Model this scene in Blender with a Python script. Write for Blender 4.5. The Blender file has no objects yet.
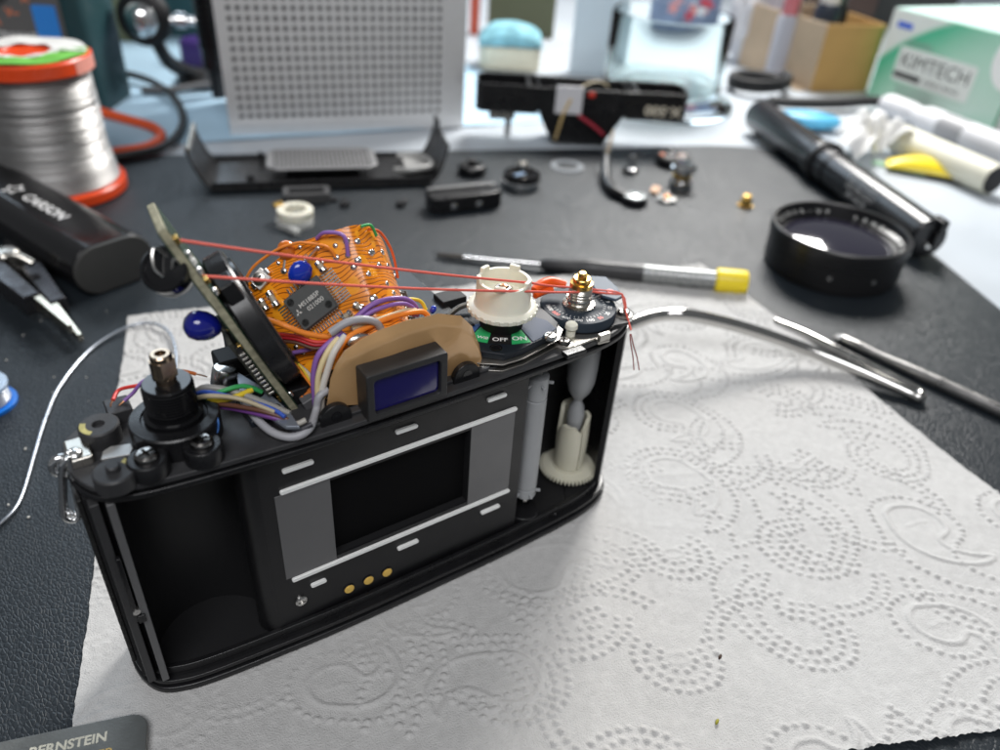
import bpy, bmesh, math, random
import numpy as np
from mathutils import Vector, Matrix

random.seed(7); np.random.seed(7)
S = 0.001                      # everything below is written in millimetres
scene = bpy.context.scene
COL = scene.collection

# ---------------------------------------------------------------- camera
CAM_LOC = Vector((-61.0, -119.7, 165.9))
F_PX, AZ, EL, RO = 770.8, 0.625, 0.615, -0.076
fw = Vector((math.sin(AZ)*math.cos(EL), math.cos(AZ)*math.cos(EL), -math.sin(EL)))
rt0 = fw.cross(Vector((0, 0, 1))).normalized()
dn0 = fw.cross(rt0)
RT = rt0*math.cos(RO) + dn0*math.sin(RO)
DN = dn0*math.cos(RO) - rt0*math.sin(RO)
cam_data = bpy.data.cameras.new('camera')
cam = bpy.data.objects.new('camera', cam_data); COL.objects.link(cam)
cam.matrix_world = Matrix.Translation(CAM_LOC*S) @ Matrix((RT, -DN, -fw)).transposed().to_4x4()
cam_data.sensor_width = 36.0
cam_data.lens = F_PX/1000*36
cam_data.clip_start = 0.005; cam_data.clip_end = 20
cam_data.dof.use_dof = True
cam_data.dof.focus_distance = 0.176
cam_data.dof.aperture_fstop = 11.0
scene.camera = cam

# ---------------------------------------------------------------- world, lamps, exposure
world = bpy.data.worlds.new('World'); scene.world = world
world.use_nodes = True
wn = world.node_tree.nodes; wl = world.node_tree.links
bg = wn['Background']; bg.inputs['Color'].default_value = (0.92, 0.96, 1.0, 1); bg.inputs['Strength'].default_value = 0.15

def area(name, loc, target, size, power, col, sy=None):
    d = bpy.data.lights.new(name, 'AREA'); d.energy = power; d.color = col
    d.shape = 'RECTANGLE'; d.size = size*S; d.size_y = (sy or size)*S
    o = bpy.data.objects.new(name, d); COL.objects.link(o)
    o.location = Vector(loc)*S
    o.rotation_euler = (Vector(target)-Vector(loc)).to_track_quat('-Z', 'Y').to_euler()
    return o
area('desk_lamp', (620, 480, 560), (80, 10, 0), 270, 10.8, (1.0, 0.98, 0.95))
area('ceiling_light', (-380, -620, 1150), (30, 30, 20), 900, 11.5, (0.98, 0.98, 1.0), 500)
area('window_light', (500, 2400, 1400), (100, 80, 0), 1600, 20.0, (0.72, 0.86, 1.0), 900)
vs = scene.view_settings
vs.view_transform = 'Standard'; vs.look = 'None'; vs.exposure = 0.0; vs.gamma = 1.0; vs.use_curve_mapping = False

# ---------------------------------------------------------------- measuring helpers
def ray(px, py):
    return (fw*F_PX + RT*(px-500) + DN*(py-375)).normalized()
def at(px, py, z=0.0):
    d = ray(px, py); return CAM_LOC + d*((z-CAM_LOC.z)/d.z)
def aty(px, py, y=0.0):
    d = ray(px, py); return CAM_LOC + d*((y-CAM_LOC.y)/d.y)
def onp(px, py, P, n):
    d = ray(px, py); return CAM_LOC + d*((P-CAM_LOC).dot(n)/d.dot(n))

# ---------------------------------------------------------------- materials
MATS = {}
def mat(name, col, rough=0.5, metal=0.0, var=0.0, vscale=200, bump=0.0, bscale=800, spec=0.5,
        coat=0.0, trans=0.0, ior=1.45, rvar=0.0, sss=0.0, alpha=1.0, detail=4, bdist=0.0004):
    if name in MATS: return MATS[name]
    m = bpy.data.materials.new(name); m.use_nodes = True
    nt = m.node_tree; b = nt.nodes['Principled BSDF']
    b.inputs['Base Color'].default_value = (*col, 1)
    b.inputs['Roughness'].default_value = rough
    b.inputs['Metallic'].default_value = metal
    b.inputs['Specular IOR Level'].default_value = spec
    b.inputs['Coat Weight'].default_value = coat
    b.inputs['Coat Roughness'].default_value = 0.1
    b.inputs['Transmission Weight'].default_value = trans
    b.inputs['IOR'].default_value = ior
    b.inputs['Alpha'].default_value = alpha
    if sss:
        b.inputs['Subsurface Weight'].default_value = sss
        b.inputs['Subsurface Radius'].default_value = (0.002, 0.0015, 0.001)
        b.inputs['Subsurface Scale'].default_value = 1.0
    tc = nt.nodes.new('ShaderNodeTexCoord')
    if var or rvar:
        n = nt.nodes.new('ShaderNodeTexNoise'); n.inputs['Scale'].default_value = vscale
        n.inputs['Detail'].default_value = detail
        nt.links.new(tc.outputs['Object'], n.inputs['Vector'])
        if var:
            mx = nt.nodes.new('ShaderNodeMix'); mx.data_type = 'RGBA'
            mx.inputs['A'].default_value = (*[max(0, c*(1-var)) for c in col], 1)
            mx.inputs['B'].default_value = (*[min(1, c*(1+var)) for c in col], 1)
            nt.links.new(n.outputs['Fac'], mx.inputs['Factor'])
            nt.links.new(mx.outputs['Result'], b.inputs['Base Color'])
        if rvar:
            mr = nt.nodes.new('ShaderNodeMapRange')
            mr.inputs['From Min'].default_value = 0.3; mr.inputs['From Max'].default_value = 0.7
            mr.inputs['To Min'].default_value = max(0.02, rough-rvar); mr.inputs['To Max'].default_value = min(1, rough+rvar)
            nt.links.new(n.outputs['Fac'], mr.inputs['Value'])
            nt.links.new(mr.outputs['Result'], b.inputs['Roughness'])
    if bump:
        n2 = nt.nodes.new('ShaderNodeTexNoise'); n2.inputs['Scale'].default_value = bscale
        n2.inputs['Detail'].default_value = 3
        nt.links.new(tc.outputs['Object'], n2.inputs['Vector'])
        bp = nt.nodes.new('ShaderNodeBump'); bp.inputs['Strength'].default_value = bump
        bp.inputs['Distance'].default_value = bdist
        nt.links.new(n2.outputs['Fac'], bp.inputs['Height'])
        nt.links.new(bp.outputs['Normal'], b.inputs['Normal'])
    MATS[name] = m
    return m

black = mat('black_paint', (0.009, 0.009, 0.010), 0.32, var=0.3, rvar=0.08, bump=0.12, bscale=3000)
blackm = mat('black_matte', (0.008, 0.008, 0.009), 0.6, bump=0.1, bscale=4000)
blackg = mat('black_gloss', (0.008, 0.008, 0.009), 0.14, rvar=0.06)
velvet = mat('curtain_black', (0.003, 0.003, 0.0034), 0.8, bump=0.3, bscale=6000, spec=.12)
satin = mat('satin_anodised', (0.15, 0.15, 0.153), 0.42, metal=0.35, rvar=0.06, bump=0.05, bscale=6000)
topal = mat('dark_casting', (0.035, 0.035, 0.037), 0.5, var=0.4, rvar=0.12, bump=0.12, bscale=2500)
steel = mat('steel', (0.62, 0.61, 0.59), 0.24, metal=1.0, rvar=0.1, var=0.1)
chrome = mat('chrome', (0.80, 0.80, 0.80), 0.09, metal=1.0, rvar=0.05)
nickel = mat('nickel', (0.66, 0.63, 0.57), 0.28, metal=1.0, rvar=0.1, var=0.15)
railm = mat('polished_rail', (0.93, 0.93, 0.91), 0.36, metal=0.1, rvar=0.06)  # near-white, barely metallic base paints in the towel's reflection on the rails
brass = mat('brass', (0.72, 0.47, 0.14), 0.25, metal=1.0, rvar=0.1, var=0.2)
gold = mat('gold_contact', (0.92, 0.60, 0.14), 0.34, metal=0.4, rvar=0.06)
solder = mat('solder_tin', (0.70, 0.70, 0.69), 0.22, metal=1.0, rvar=0.12, var=0.15, bump=0.2, bscale=1500)
cream = mat('cream_plastic', (0.80, 0.78, 0.66), 0.4, sss=0.15, var=0.06, rvar=0.06)
greypl = mat('grey_plastic', (0.33, 0.34, 0.35), 0.42, rvar=0.08, var=0.1)
whitep = mat('white_paint', (0.82, 0.82, 0.80), 0.5)
greenp = mat('green_print', (0.03, 0.42, 0.13), 0.45)
redp = mat('red_print', (0.70, 0.05, 0.03), 0.45)
whitecer = mat('white_plastic', (0.75, 0.74, 0.70), 0.38, var=0.06, rvar=0.08)

# ---------------------------------------------------------------- mesh builder
def axes(zdir, xhint=None):
    z = Vector(zdir).normalized()
    h = Vector(xhint) if xhint is not None else (Vector((1, 0, 0)) if abs(z.x) < 0.9 else Vector((0, 1, 0)))
    x = (h - z*h.dot(z)).normalized(); y = z.cross(x)
    return Matrix((x, y, z)).transposed()
def frame(o, x, y):
    x = Vector(x).normalized(); z = x.cross(Vector(y)).normalized(); y = z.cross(x)
    return Matrix.Translation(Vector(o)) @ Matrix((x, y, z)).transposed().to_4x4()
def smooth_pts(pts, k=6, closed=False):
    P = [Vector(q) for q in pts]; n = len(P); out = []
    rng = range(n if closed else n-1)
    for i in rng:
        if closed: a, b, c, d = P[(i-1) % n], P[i], P[(i+1) % n], P[(i+2) % n]
        else: a, b, c, d = P[max(i-1, 0)], P[i], P[i+1], P[min(i+2, n-1)]
        for j in range(k):
            t = j/k
            out.append(0.5*((2*b) + (c-a)*t + (2*a-5*b+4*c-d)*t*t + (3*b-a-3*c+d)*t**3))
    if not closed: out.append(P[-1])
    return out
def rrect(w, h, r, k=5, c=(0, 0)):
    out = []
    for sx, sy, a0 in ((1, 1, 0), (-1, 1, 90), (-1, -1, 180), (1, -1, 270)):
        for j in range(k+1):
            a = math.radians(a0+90*j/k)
            out.append((c[0]+sx*(w/2-r)+r*math.cos(a), c[1]+sy*(h/2-r)+r*math.sin(a)))
    return out
def circ(r, n=24, c=(0, 0), a0=0, a1=360):
    full = abs(a1-a0) >= 360
    return [(c[0]+r*math.cos(math.radians(a0+(a1-a0)*i/(n if full else n-1))), c[1]+r*math.sin(math.radians(a0+(a1-a0)*i/(n if full else n-1)))) for i in range(n)]
def inset(outline, d):
    P = [Vector(q) for q in outline]; n = len(P); out = []
    for i in range(n):
        e = (P[(i+1) % n]-P[i-1]).normalized()
        out.append((P[i].x - e.y*d, P[i].y + e.x*d))
    return out

class MB:
    def __init__(s): s.v = []; s.f = []; s.M = None
    def add(s, vs, fs, M=None):
        o = len(s.v)
        for q in vs:
            q = Vector(q)
            if M is not None: q = M @ q
            s.v.append(q)
        s.f += [tuple(i+o for i in f) for f in fs]; return s
    def box(s, c, d, M=None):
        x, y, z = d[0]/2, d[1]/2, d[2]/2; cx, cy, cz = c
        vs = [(cx+i*x, cy+j*y, cz+k*z) for k in (-1, 1) for j in (-1, 1) for i in (-1, 1)]
        return s.add(vs, [(0, 2, 3, 1), (4, 5, 7, 6), (0, 1, 5, 4), (2, 6, 7, 3), (0, 4, 6, 2), (1, 3, 7, 5)], M)
    def lathe(s, prof, n=32, M=None, a0=0, a1=360, cap=True):
        full = abs(a1-a0) >= 360; m = n if full else n+1
        vs = []
        for r, z in prof:
            for i in range(m):
                a = math.radians(a0+(a1-a0)*i/n); vs.append((r*math.cos(a), r*math.sin(a), z))
        fs = []
        for j in range(len(prof)-1):
            for i in range(n):
                k = (i+1) % m; fs.append((j*m+i, j*m+k, (j+1)*m+k, (j+1)*m+i))
        if cap and full:
            if prof[0][0] > 1e-6: fs.append(tuple(range(m))[::-1])
            if prof[-1][0] > 1e-6: fs.append(tuple((len(prof)-1)*m+i for i in range(m)))
        return s.add(vs, fs, M)
    def cyl(s, p0, p1, r0, r1=None, n=20):
        p0 = Vector(p0); p1 = Vector(p1); L = (p1-p0).length
        M = Matrix.Translation(p0) @ axes(p1-p0).to_4x4()
        return s.lathe([(r0, 0), (r1 if r1 is not None else r0, L)], n, M)
    def along(s, p0, p1, prof, n=24, xhint=None):
        p0 = Vector(p0); p1 = Vector(p1)
        return s.lathe(prof, n, Matrix.Translation(p0) @ axes(p1-p0, xhint).to_4x4())
    def prism(s, out, z0, z1, M=None):
        n = len(out)
        vs = [(q[0], q[1], z0) for q in out]+[(q[0], q[1], z1) for q in out]
        fs = [tuple(range(n))[::-1], tuple(range(n, 2*n))]+[(i, (i+1) % n, n+(i+1) % n, n+i) for i in range(n)]
        return s.add(vs, fs, M)
    def ring(s, outo, outi, z0, z1, M=None):
        n = len(outo)
        vs = [(q[0], q[1], z) for z in (z0, z1) for o in (outo, outi) for q in o]
        fs = []
        for i in range(n):
            k = (i+1) % n
            fs += [(i, k, 2*n+k, 2*n+i), (n+k, n+i, 3*n+i, 3*n+k), (2*n+i, 2*n+k, 3*n+k, 3*n+i), (k, i, n+i, n+k)]
        return s.add(vs, fs, M)
    def tube(s, pts, r, n=8, closed=False, k=0, flat=1.0):
        if k: pts = smooth_pts(pts, k, closed)
        P = [Vector(q) for q in pts]; m = len(P)
        rs = r if isinstance(r, (list, tuple)) else None
        vs = []; prev = None
        for i in range(m):
            if closed: t = (P[(i+1) % m]-P[i-1])
            else: t = P[min(i+1, m-1)]-P[max(i-1, 0)]
            if t.length < 1e-9: t = Vector((0, 0, 1))
            t.normalize()
            if prev is None: A = axes(t); x = A.col[0]
            else:
                x = prev - t*prev.dot(t)
                if x.length < 1e-6: x = axes(t).col[0]
                x.normalize()
            prev = x; y = t.cross(x)
            rr = r
            if rs:
                u = i/(m-1)*(len(rs)-1); a = int(min(u, len(rs)-2)); rr = rs[a]*(1-(u-a))+rs[a+1]*(u-a)
            for j in range(n):
                a = 2*math.pi*j/n; vs.append(P[i]+x*(rr*math.cos(a))+y*(rr*flat*math.sin(a)))
        fs = []
        for i in range(m if closed else m-1):
            for j in range(n):
                a = (i+1) % m
                fs.append((i*n+j, i*n+(j+1) % n, a*n+(j+1) % n, a*n+j))
        if not closed: fs += [tuple(range(n))[::-1], tuple((m-1)*n+j for j in range(n))]
        return s.add(vs, fs)
    def sheet(s, fn, nu, nv, th=0.0, M=None):
        """surface patch fn(u,v) in 0..1, thickened along its normal"""
        g = [[Vector(fn(i/nu, j/nv)) for i in range(nu+1)] for j in range(nv+1)]
        vs = [q for row in g for q in row]; w = nu+1
        fs = [(j*w+i, j*w+i+1, (j+1)*w+i+1, (j+1)*w+i) for j in range(nv) for i in range(nu)]
        if th:
            N = len(vs); low = []
            for j in range(nv+1):
                for i in range(w):
                    du = g[j][min(i+1, nu)]-g[j][max(i-1, 0)]; dv = g[min(j+1, nv)][i]-g[max(j-1, 0)][i]
                    nn = du.cross(dv); nn = nn.normalized() if nn.length > 1e-12 else Vector((0, 0, 1))
                    low.append(g[j][i]-nn*th)
            vs = vs+low
            fs += [tuple(N+k for k in f[::-1]) for f in fs]
            for i in range(nu):
                fs.append((i+1, i, N+i, N+i+1)); a = nv*w
                fs.append((a+i, a+i+1, N+a+i+1, N+a+i))
            for j in range(nv):
                a, b = j*w, (j+1)*w
                fs.append((a, b, N+b, N+a)); fs.append((b+nu, a+nu, N+a+nu, N+b+nu))
        return s.add(vs, fs, M)
    def ball(s, c, r, n=16, sc=(1, 1, 1), M=None):
        prof = [(max(1e-4, r*math.sin(math.pi*i/n)), -r*math.cos(math.pi*i/n)) for i in range(n+1)]
        T = Matrix.Translation(Vector(c)) @ Matrix.Diagonal((*sc, 1))
        if M is not None: T = M @ T
        return s.lathe(prof, n*2 if n < 12 else 24, T, cap=False)
    def build(s, name, m, parent=None, bev=0.0, smooth=35, seg=2, sub=0):
        me = bpy.data.meshes.new(name)
        me.from_pydata([q*S for q in s.v], [], s.f); me.validate(); me.update()
        bm = bmesh.new(); bm.from_mesh(me)
        bmesh.ops.remove_doubles(bm, verts=bm.verts, dist=1e-7)
        bmesh.ops.recalc_face_normals(bm, faces=bm.faces)
        bm.to_mesh(me); bm.free()
        me.materials.append(m)
        o = bpy.data.objects.new(name, me); COL.objects.link(o)
        if parent is not None: o.parent = parent
        if smooth:
            me.shade_smooth()
            if not bev: me.set_sharp_from_angle(angle=math.radians(smooth))
        if bev:
            b = o.modifiers.new('bevel', 'BEVEL'); b.width = bev*S; b.segments = seg
            b.limit_method = 'ANGLE'; b.angle_limit = math.radians(40); b.harden_normals = True
        if sub:
            b = o.modifiers.new('sub', 'SUBSURF'); b.levels = sub; b.render_levels = sub
        return o

def tag(o, label=None, cat=None, group=None, kind=None):
    if label: o['label'] = label
    if cat: o['category'] = cat
    if group: o['group'] = group
    if kind: o['kind'] = kind
    return o
def thing(name, label, cat, loc=(0, 0, 0), rotz=0.0, group=None, rot=None):
    o = bpy.data.objects.new(name, None); COL.objects.link(o)
    o.empty_display_size = 0.01
    o.location = Vector(loc)*S
    o.rotation_euler = rot if rot else (0, 0, rotz)
    return tag(o, label, cat, group)
def text(name, body, size, m, parent, M, ext=0.03, align='CENTER', stretch=1.0, bold=0.0):
    cu = bpy.data.curves.new(name, 'FONT'); cu.body = body; cu.size = size; cu.extrude = ext
    cu.align_x = align; cu.align_y = 'CENTER'; cu.resolution_u = 3; cu.offset = bold*size
    t = bpy.data.objects.new(name, cu); COL.objects.link(t)
    dg = bpy.context.evaluated_depsgraph_get()
    me = bpy.data.meshes.new_from_object(t.evaluated_get(dg))
    bpy.data.objects.remove(t); bpy.data.curves.remove(cu)
    T = Matrix.Diagonal((S, S, S, 1)) @ M @ Matrix.Diagonal((stretch, 1, 1, 1))
    me.transform(T)
    me.materials.clear(); me.materials.append(m)
    me.name = name
    o = bpy.data.objects.new(name, me); COL.objects.link(o)
    if parent is not None: o.parent = parent
    return o
def copy_tree(o, parent=None):
    c = o.copy(); COL.objects.link(c); c.parent = parent
    for ch in list(o.children): copy_tree(ch, c)
    return c
VR = -0.625                    # z turn of a thing that faces the photographer
# ================================================================ the setting: desk, mat, towel
deskm = mat('desk_white', (0.47, 0.51, 0.55), 0.38, var=0.05, vscale=20, rvar=0.08, bump=0.05, bscale=900)
d = MB().prism([(-900, -700), (1500, -900), (1900, 1100), (-700, 1500)], -25, -1.6).build('desk', deskm)
tag(d, kind='structure', label='white desk top under the mat')

def mat_material():
    m = mat('mat_rubber', (0.015, 0.020, 0.025), 0.5)
    nt = m.node_tree; b = nt.nodes['Principled BSDF']; L = nt.links
    tc = nt.nodes.new('ShaderNodeTexCoord'); mp = nt.nodes.new('ShaderNodeMapping')
    mp.inputs['Rotation'].default_value = (0, 0, 0.55); mp.inputs['Scale'].default_value = (1.0, 0.55, 1.0)
    L.new(tc.outputs['Object'], mp.inputs['Vector'])
    wob = nt.nodes.new('ShaderNodeTexNoise'); wob.inputs['Scale'].default_value = 300
    L.new(mp.outputs['Vector'], wob.inputs['Vector'])
    mixv = nt.nodes.new('ShaderNodeMix'); mixv.data_type = 'VECTOR'; mixv.inputs['Factor'].default_value = 0.0012
    L.new(mp.outputs['Vector'], mixv.inputs['A']); L.new(wob.outputs['Color'], mixv.inputs['B'])
    vo = nt.nodes.new('ShaderNodeTexVoronoi'); vo.feature = 'DISTANCE_TO_EDGE'; vo.inputs['Scale'].default_value = 1100
    L.new(mixv.outputs['Result'], vo.inputs['Vector'])
    mr = nt.nodes.new('ShaderNodeMapRange'); mr.inputs['From Max'].default_value = 0.22
    L.new(vo.outputs['Distance'], mr.inputs['Value'])
    bp = nt.nodes.new('ShaderNodeBump'); bp.inputs['Strength'].default_value = 0.5; bp.inputs['Distance'].default_value = 0.00018
    L.new(mr.outputs['Result'], bp.inputs['Height']); L.new(bp.outputs['Normal'], b.inputs['Normal'])
    n = nt.nodes.new('ShaderNodeTexNoise'); n.inputs['Scale'].default_value = 25; n.inputs['Detail'].default_value = 8
    L.new(tc.outputs['Object'], n.inputs['Vector'])
    r2 = nt.nodes.new('ShaderNodeMapRange'); r2.inputs['From Min'].default_value = .3; r2.inputs['From Max'].default_value = .7
    r2.inputs['To Min'].default_value = 0.36; r2.inputs['To Max'].default_value = 0.47
    L.new(n.outputs['Fac'], r2.inputs['Value']); L.new(r2.outputs['Result'], b.inputs['Roughness'])
    dust = nt.nodes.new('ShaderNodeTexVoronoi'); dust.inputs['Scale'].default_value = 70
    L.new(tc.outputs['Object'], dust.inputs['Vector'])
    cr = nt.nodes.new('ShaderNodeMapRange'); cr.inputs['From Min'].default_value = 0.008; cr.inputs['From Max'].default_value = 0.016
    cr.inputs['To Min'].default_value = 1; cr.inputs['To Max'].default_value = 0
    L.new(dust.outputs['Distance'], cr.inputs['Value'])
    mx = nt.nodes.new('ShaderNodeMix'); mx.data_type = 'RGBA'
    mx.inputs['A'].default_value = (0.015, 0.020, 0.025, 1); mx.inputs['B'].default_value = (0.16, 0.16, 0.16, 1)
    L.new(cr.outputs['Result'], mx.inputs['Factor']); L.new(mx.outputs['Result'], b.inputs['Base Color'])
    return m
mo = smooth_pts([(287, 249), (330, 236), (362, 223), (385, 205), (399, 182), (399, 160), (390, 136)], 5)
mo = [(q.x, q.y) for q in smooth_pts([Vector((q[0], q[1], 0)) for q in [(287, 249), (330, 236.5), (362, 223), (385, 205), (398, 182), (399, 160), (390, 136)]], 5)]
outline = [(-600, 578), (0, 357.5), (188, 287)] + mo + [(338, 58), (310, 5), (230, -180), (150, -360), (-600, -360)]
outline = outline[::-1]
mt = MB().prism(outline, -1.5, 0).build('desk_mat', mat_material(), bev=0.5)
tag(mt, 'black textured rubber mat with a rounded corner covering the desk', 'mat')

# ---- paper towel: an embossed sheet, its dots and paisley lines are relief in the mesh
def make_towel():
    A, B, C, D = (np.array(q, float) for q in ((-32, 172), (211, 100), (166, -136), (-87, -23)))
    W, Hh = 254.0, 240.0; step = 0.36
    nx, ny = int(W/step), int(Hh/step)
    h = np.zeros((ny+1, nx+1))
    rng = random.Random(11)
    def stamp(x, y, amp, sg):
        r = int(sg*3/step)+1; i0 = int(round(x/step)); j0 = int(round(y/step))
        a, b_, c, d_ = max(0, i0-r), min(nx, i0+r), max(0, j0-r), min(ny, j0+r)
        if a > b_ or c > d_: return
        X = np.arange(a, b_+1)*step-x; Y = np.arange(c, d_+1)*step-y
        g = amp*np.exp(-((X[None, :]**2+Y[:, None]**2)/(2*sg*sg))**1.6)
        sub = h[c:d_+1, a:b_+1]
        if amp > 0: np.maximum(sub, g, out=sub)
        else: np.minimum(sub, g, out=sub)
    def paisley(cx, cy, R, rot, curl, n=64):
        sp = []
        for i in range(n+1):
            t = i/n; ang = rot+curl*t*t*1.5; L = 2.5*R*t
            sp.append((cx+L*math.cos(ang), cy+L*math.sin(ang), R*math.sqrt(max(0, 1-t))*(1-0.35*t)))
        left = []; right = []
        for i in range(n+1):
            a = sp[max(0, i-1)]; b_ = sp[min(n, i+1)]; e = math.hypot(b_[0]-a[0], b_[1]-a[1]) or 1
            tx, ty = (b_[0]-a[0])/e, (b_[1]-a[1])/e; w = sp[i][2]
            left.append((sp[i][0]-ty*w, sp[i][1]+tx*w)); right.append((sp[i][0]+ty*w, sp[i][1]-tx*w))
        cap = [(cx+R*math.cos(rot+a), cy+R*math.sin(rot+a)) for a in np.linspace(math.pi/2, 3*math.pi/2, 26)]
        return left[::-1]+cap[1:-1]+right
    def walk(poly, spacing):
        acc = 0; out = [poly[0]]
        for a, b_ in zip(poly, poly[1:]):
            L = math.hypot(b_[0]-a[0], b_[1]-a[1])
            if L == 0: continue
            p_ = spacing-acc
            while p_ <= L:
                out.append((a[0]+(b_[0]-a[0])*p_/L, a[1]+(b_[1]-a[1])*p_/L)); p_ += spacing
            acc = L-(p_-spacing)
        return out
    taken = []
    def dots(poly, sp=2.5):
        for q in walk(poly, sp):
            if any((q[0]-u[0])**2+(q[1]-u[1])**2 < 2.9 for u in taken[-900:]): continue
            taken.append(q); stamp(q[0]+rng.uniform(-.2, .2), q[1]+rng.uniform(-.2, .2), 0.66+rng.uniform(-.18, .08), 0.52)
    def line(poly, amp=0.52, sg=0.55):
        for q in walk(poly, 0.45): stamp(q[0], q[1], amp, sg)
    gx, gy = 36.0, 33.0; k = 0
    for j in range(-1, int(Hh/gy)+2):
        for i in range(-1, int(W/gx)+2):
            cx = i*gx+(j % 2)*gx/2+rng.uniform(-3, 3); cy = j*gy+rng.uniform(-3, 3)
            rot = rng.choice((0.6, 2.4, 3.9, 5.5))+rng.uniform(-.4, .4); cu = rng.choice((-1, 1))*rng.uniform(.5, 1.0)
            k = (i*2+j*3) % 5
            if k in (0, 3):
                R = rng.uniform(6.2, 8.0); line(paisley(cx, cy, R, rot, cu))
                line([(cx-R*.35, cy-R*.1), (cx+R*.1, cy+R*.05), (cx+R*.4, cy)], 0.18, 0.5)
                dots(paisley(cx, cy, R+4.2, rot, cu*.8))
            elif k == 1:
                R = rng.uniform(5.2, 6.6)
                dots(paisley(cx, cy, R, rot, cu)); dots(paisley(cx, cy, R+2.9, rot, cu)); dots(paisley(cx, cy, R+5.8, rot, cu*.9))
            elif k == 2:
                R = rng.uniform(7.0, 8.6)
                line(paisley(cx, cy, R, rot, cu), 0.36); dots(paisley(cx, cy, R+3.0, rot, cu)); dots(paisley(cx, cy, R+5.9, rot, cu*.8))
            else:
                for q in range(3):
                    r0 = 4+q*3.0; dots([(cx+r0*math.cos(a), cy+r0*math.sin(a)) for a in np.linspace(rot, rot+4.6, 40)])
                line([(cx+2.6*math.cos(a), cy+1.8*math.sin(a)) for a in np.linspace(0, 6.28, 30)], 0.22)
    for j in range(70):                                   # loose dotted sprays that fill the gaps
        cx, cy = rng.uniform(0, W), rng.uniform(0, Hh); a0 = rng.uniform(0, 6.28)
        for q in range(2):
            dots([(cx+(14+q*3)*math.cos(a), cy+(14+q*3)*math.sin(a)) for a in np.linspace(a0, a0+1.6, 30)])
    ii, jj = np.meshgrid(np.arange(nx+1)/nx, np.arange(ny+1)/ny)
    X = (1-jj)[..., None]*((1-ii)[..., None]*D+ii[..., None]*C)+jj[..., None]*((1-ii)[..., None]*A+ii[..., None]*B)
    x, y = X[..., 0].copy(), X[..., 1].copy()
    # low waves, a lifted far-right edge and a slightly ragged border
    wv = 0.28*np.sin(x*.071+y*.043+.7)+0.22*np.sin(x*.038-y*.09+2)+0.16*np.sin(x*.16+y*.11)+0.10*np.sin(y*.21-x*.07+1)
    wv += 0.09*np.sin(x*.45+1.3*np.sin(y*.3))*np.sin(y*.38+np.sin(x*.21))+0.05*np.sin(x*.9+2*np.sin(y*.5+x*.2))*np.sin(y*1.0+1.7*np.sin(x*.6))
    for k_ in range(7):
        a_ = rng.uniform(0, 3.14); c_ = rng.uniform(-60, 150); dd = (x*math.cos(a_)+y*math.sin(a_)-c_)+2.2*np.sin((y*math.cos(a_)-x*math.sin(a_))*.06+k_)
        wv += 0.22*np.exp(-(dd/1.1)**2)*(0.5+0.5*np.sin((y*math.cos(a_)-x*math.sin(a_))*.04+k_*2))
    body = np.exp(-(np.maximum(0, np.abs(x-4)-72)/12)**2)*np.exp(-(np.maximum(0, np.abs(y-14)-20)/12)**2)
    wv = wv*(1-0.85*body)
    lift = 2.6*np.clip((ii-.86)/.14, 0, 1)**2*(0.5+0.5*np.sin(jj*9+1)) + 1.6*np.clip((jj-.93)/.07, 0, 1)**2*(0.5+0.5*np.sin(ii*11))
    z = 0.75+wv*0.8+h*(1-0.75*body)+lift - 0.35*body
    e = np.minimum(np.minimum(ii, 1-ii), np.minimum(jj, 1-jj))
    t_ = x-y
    rag = .5*np.sin(t_*.23)+.5*np.sin(t_*.61+1.3)+.35*np.sin(t_*1.37+.4)+.3*np.sin(t_*2.9+2*np.sin(t_*.7))
    edge = np.exp(-(e/0.006)**2)
    x += rag*edge*.25; y += rag*edge*.25
    x += 3.0*np.sin(jj*math.pi)*np.clip(ii-.6, 0, 1)*2
    V = np.stack([x, y, np.maximum(z, 0.12)], -1).reshape(-1, 3)*S
    w = nx+1
    a = (np.arange(ny)[:, None]*w+np.arange(nx)[None, :]).ravel()
    F = np.stack([a, a+1, a+1+w, a+w], -1)
    me = bpy.data.meshes.new('paper_towel')
    me.vertices.add(len(V)); me.vertices.foreach_set('co', V.ravel().astype(np.float32))
    me.loops.add(F.size); me.loops.foreach_set('vertex_index', F.ravel().astype(np.int32))
    me.polygons.add(len(F)); me.polygons.foreach_set('loop_start', (np.arange(len(F))*4).astype(np.int32))
    me.update(calc_edges=True); me.validate(); me.shade_smooth()
    m = mat('tissue_paper', (0.535, 0.53, 0.52), 0.9, var=0.14, vscale=420, bump=0.8, bscale=2600, spec=0.15, bdist=0.0004, detail=8)
    me.materials.append(m)
    o = bpy.data.objects.new('paper_towel', me); COL.objects.link(o)
    tag(o, 'white embossed paper towel with dotted paisley relief under the camera body', 'paper towel')
    return o
make_towel()
# ================================================================ the opened camera body
CB = thing('film_camera', 'black film camera body opened up with bare electronics standing on the paper towel', 'camera')
oc = [(-65, 12), (-64, 6.5), (-61.5, 2), (-57, -.4), (-50, -1.8), (-36, -2.9), (-18, -3.8), (5, -4), (27, -3.9), (49, -3.1),
      (60, -1.9), (67, 0.5), (71, 4), (73, 9), (73.2, 14), (72, 19), (68.5, 22.5), (63, 23.8), (30, 24.4), (-30, 23.8), (-56, 22.6), (-62.5, 20.5), (-64.6, 16.5)]
OUT = [(q.x, q.y) for q in smooth_pts([Vector((a, b, 0)) for a, b in oc], 4, True)]
Z0 = 0.75
bp_ = MB().prism(OUT, Z0, Z0+1.9).build('bottom_plate', black, CB, bev=0.5)
MB().prism(inset(OUT, 1.3), Z0+1.9, Z0+2.7).build('bottom_seal', blackm, CB)
MB().prism(inset(OUT, 0.5), Z0+2.7, Z0+3.9).build('bottom_flange', black, CB, bev=0.35)
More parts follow.
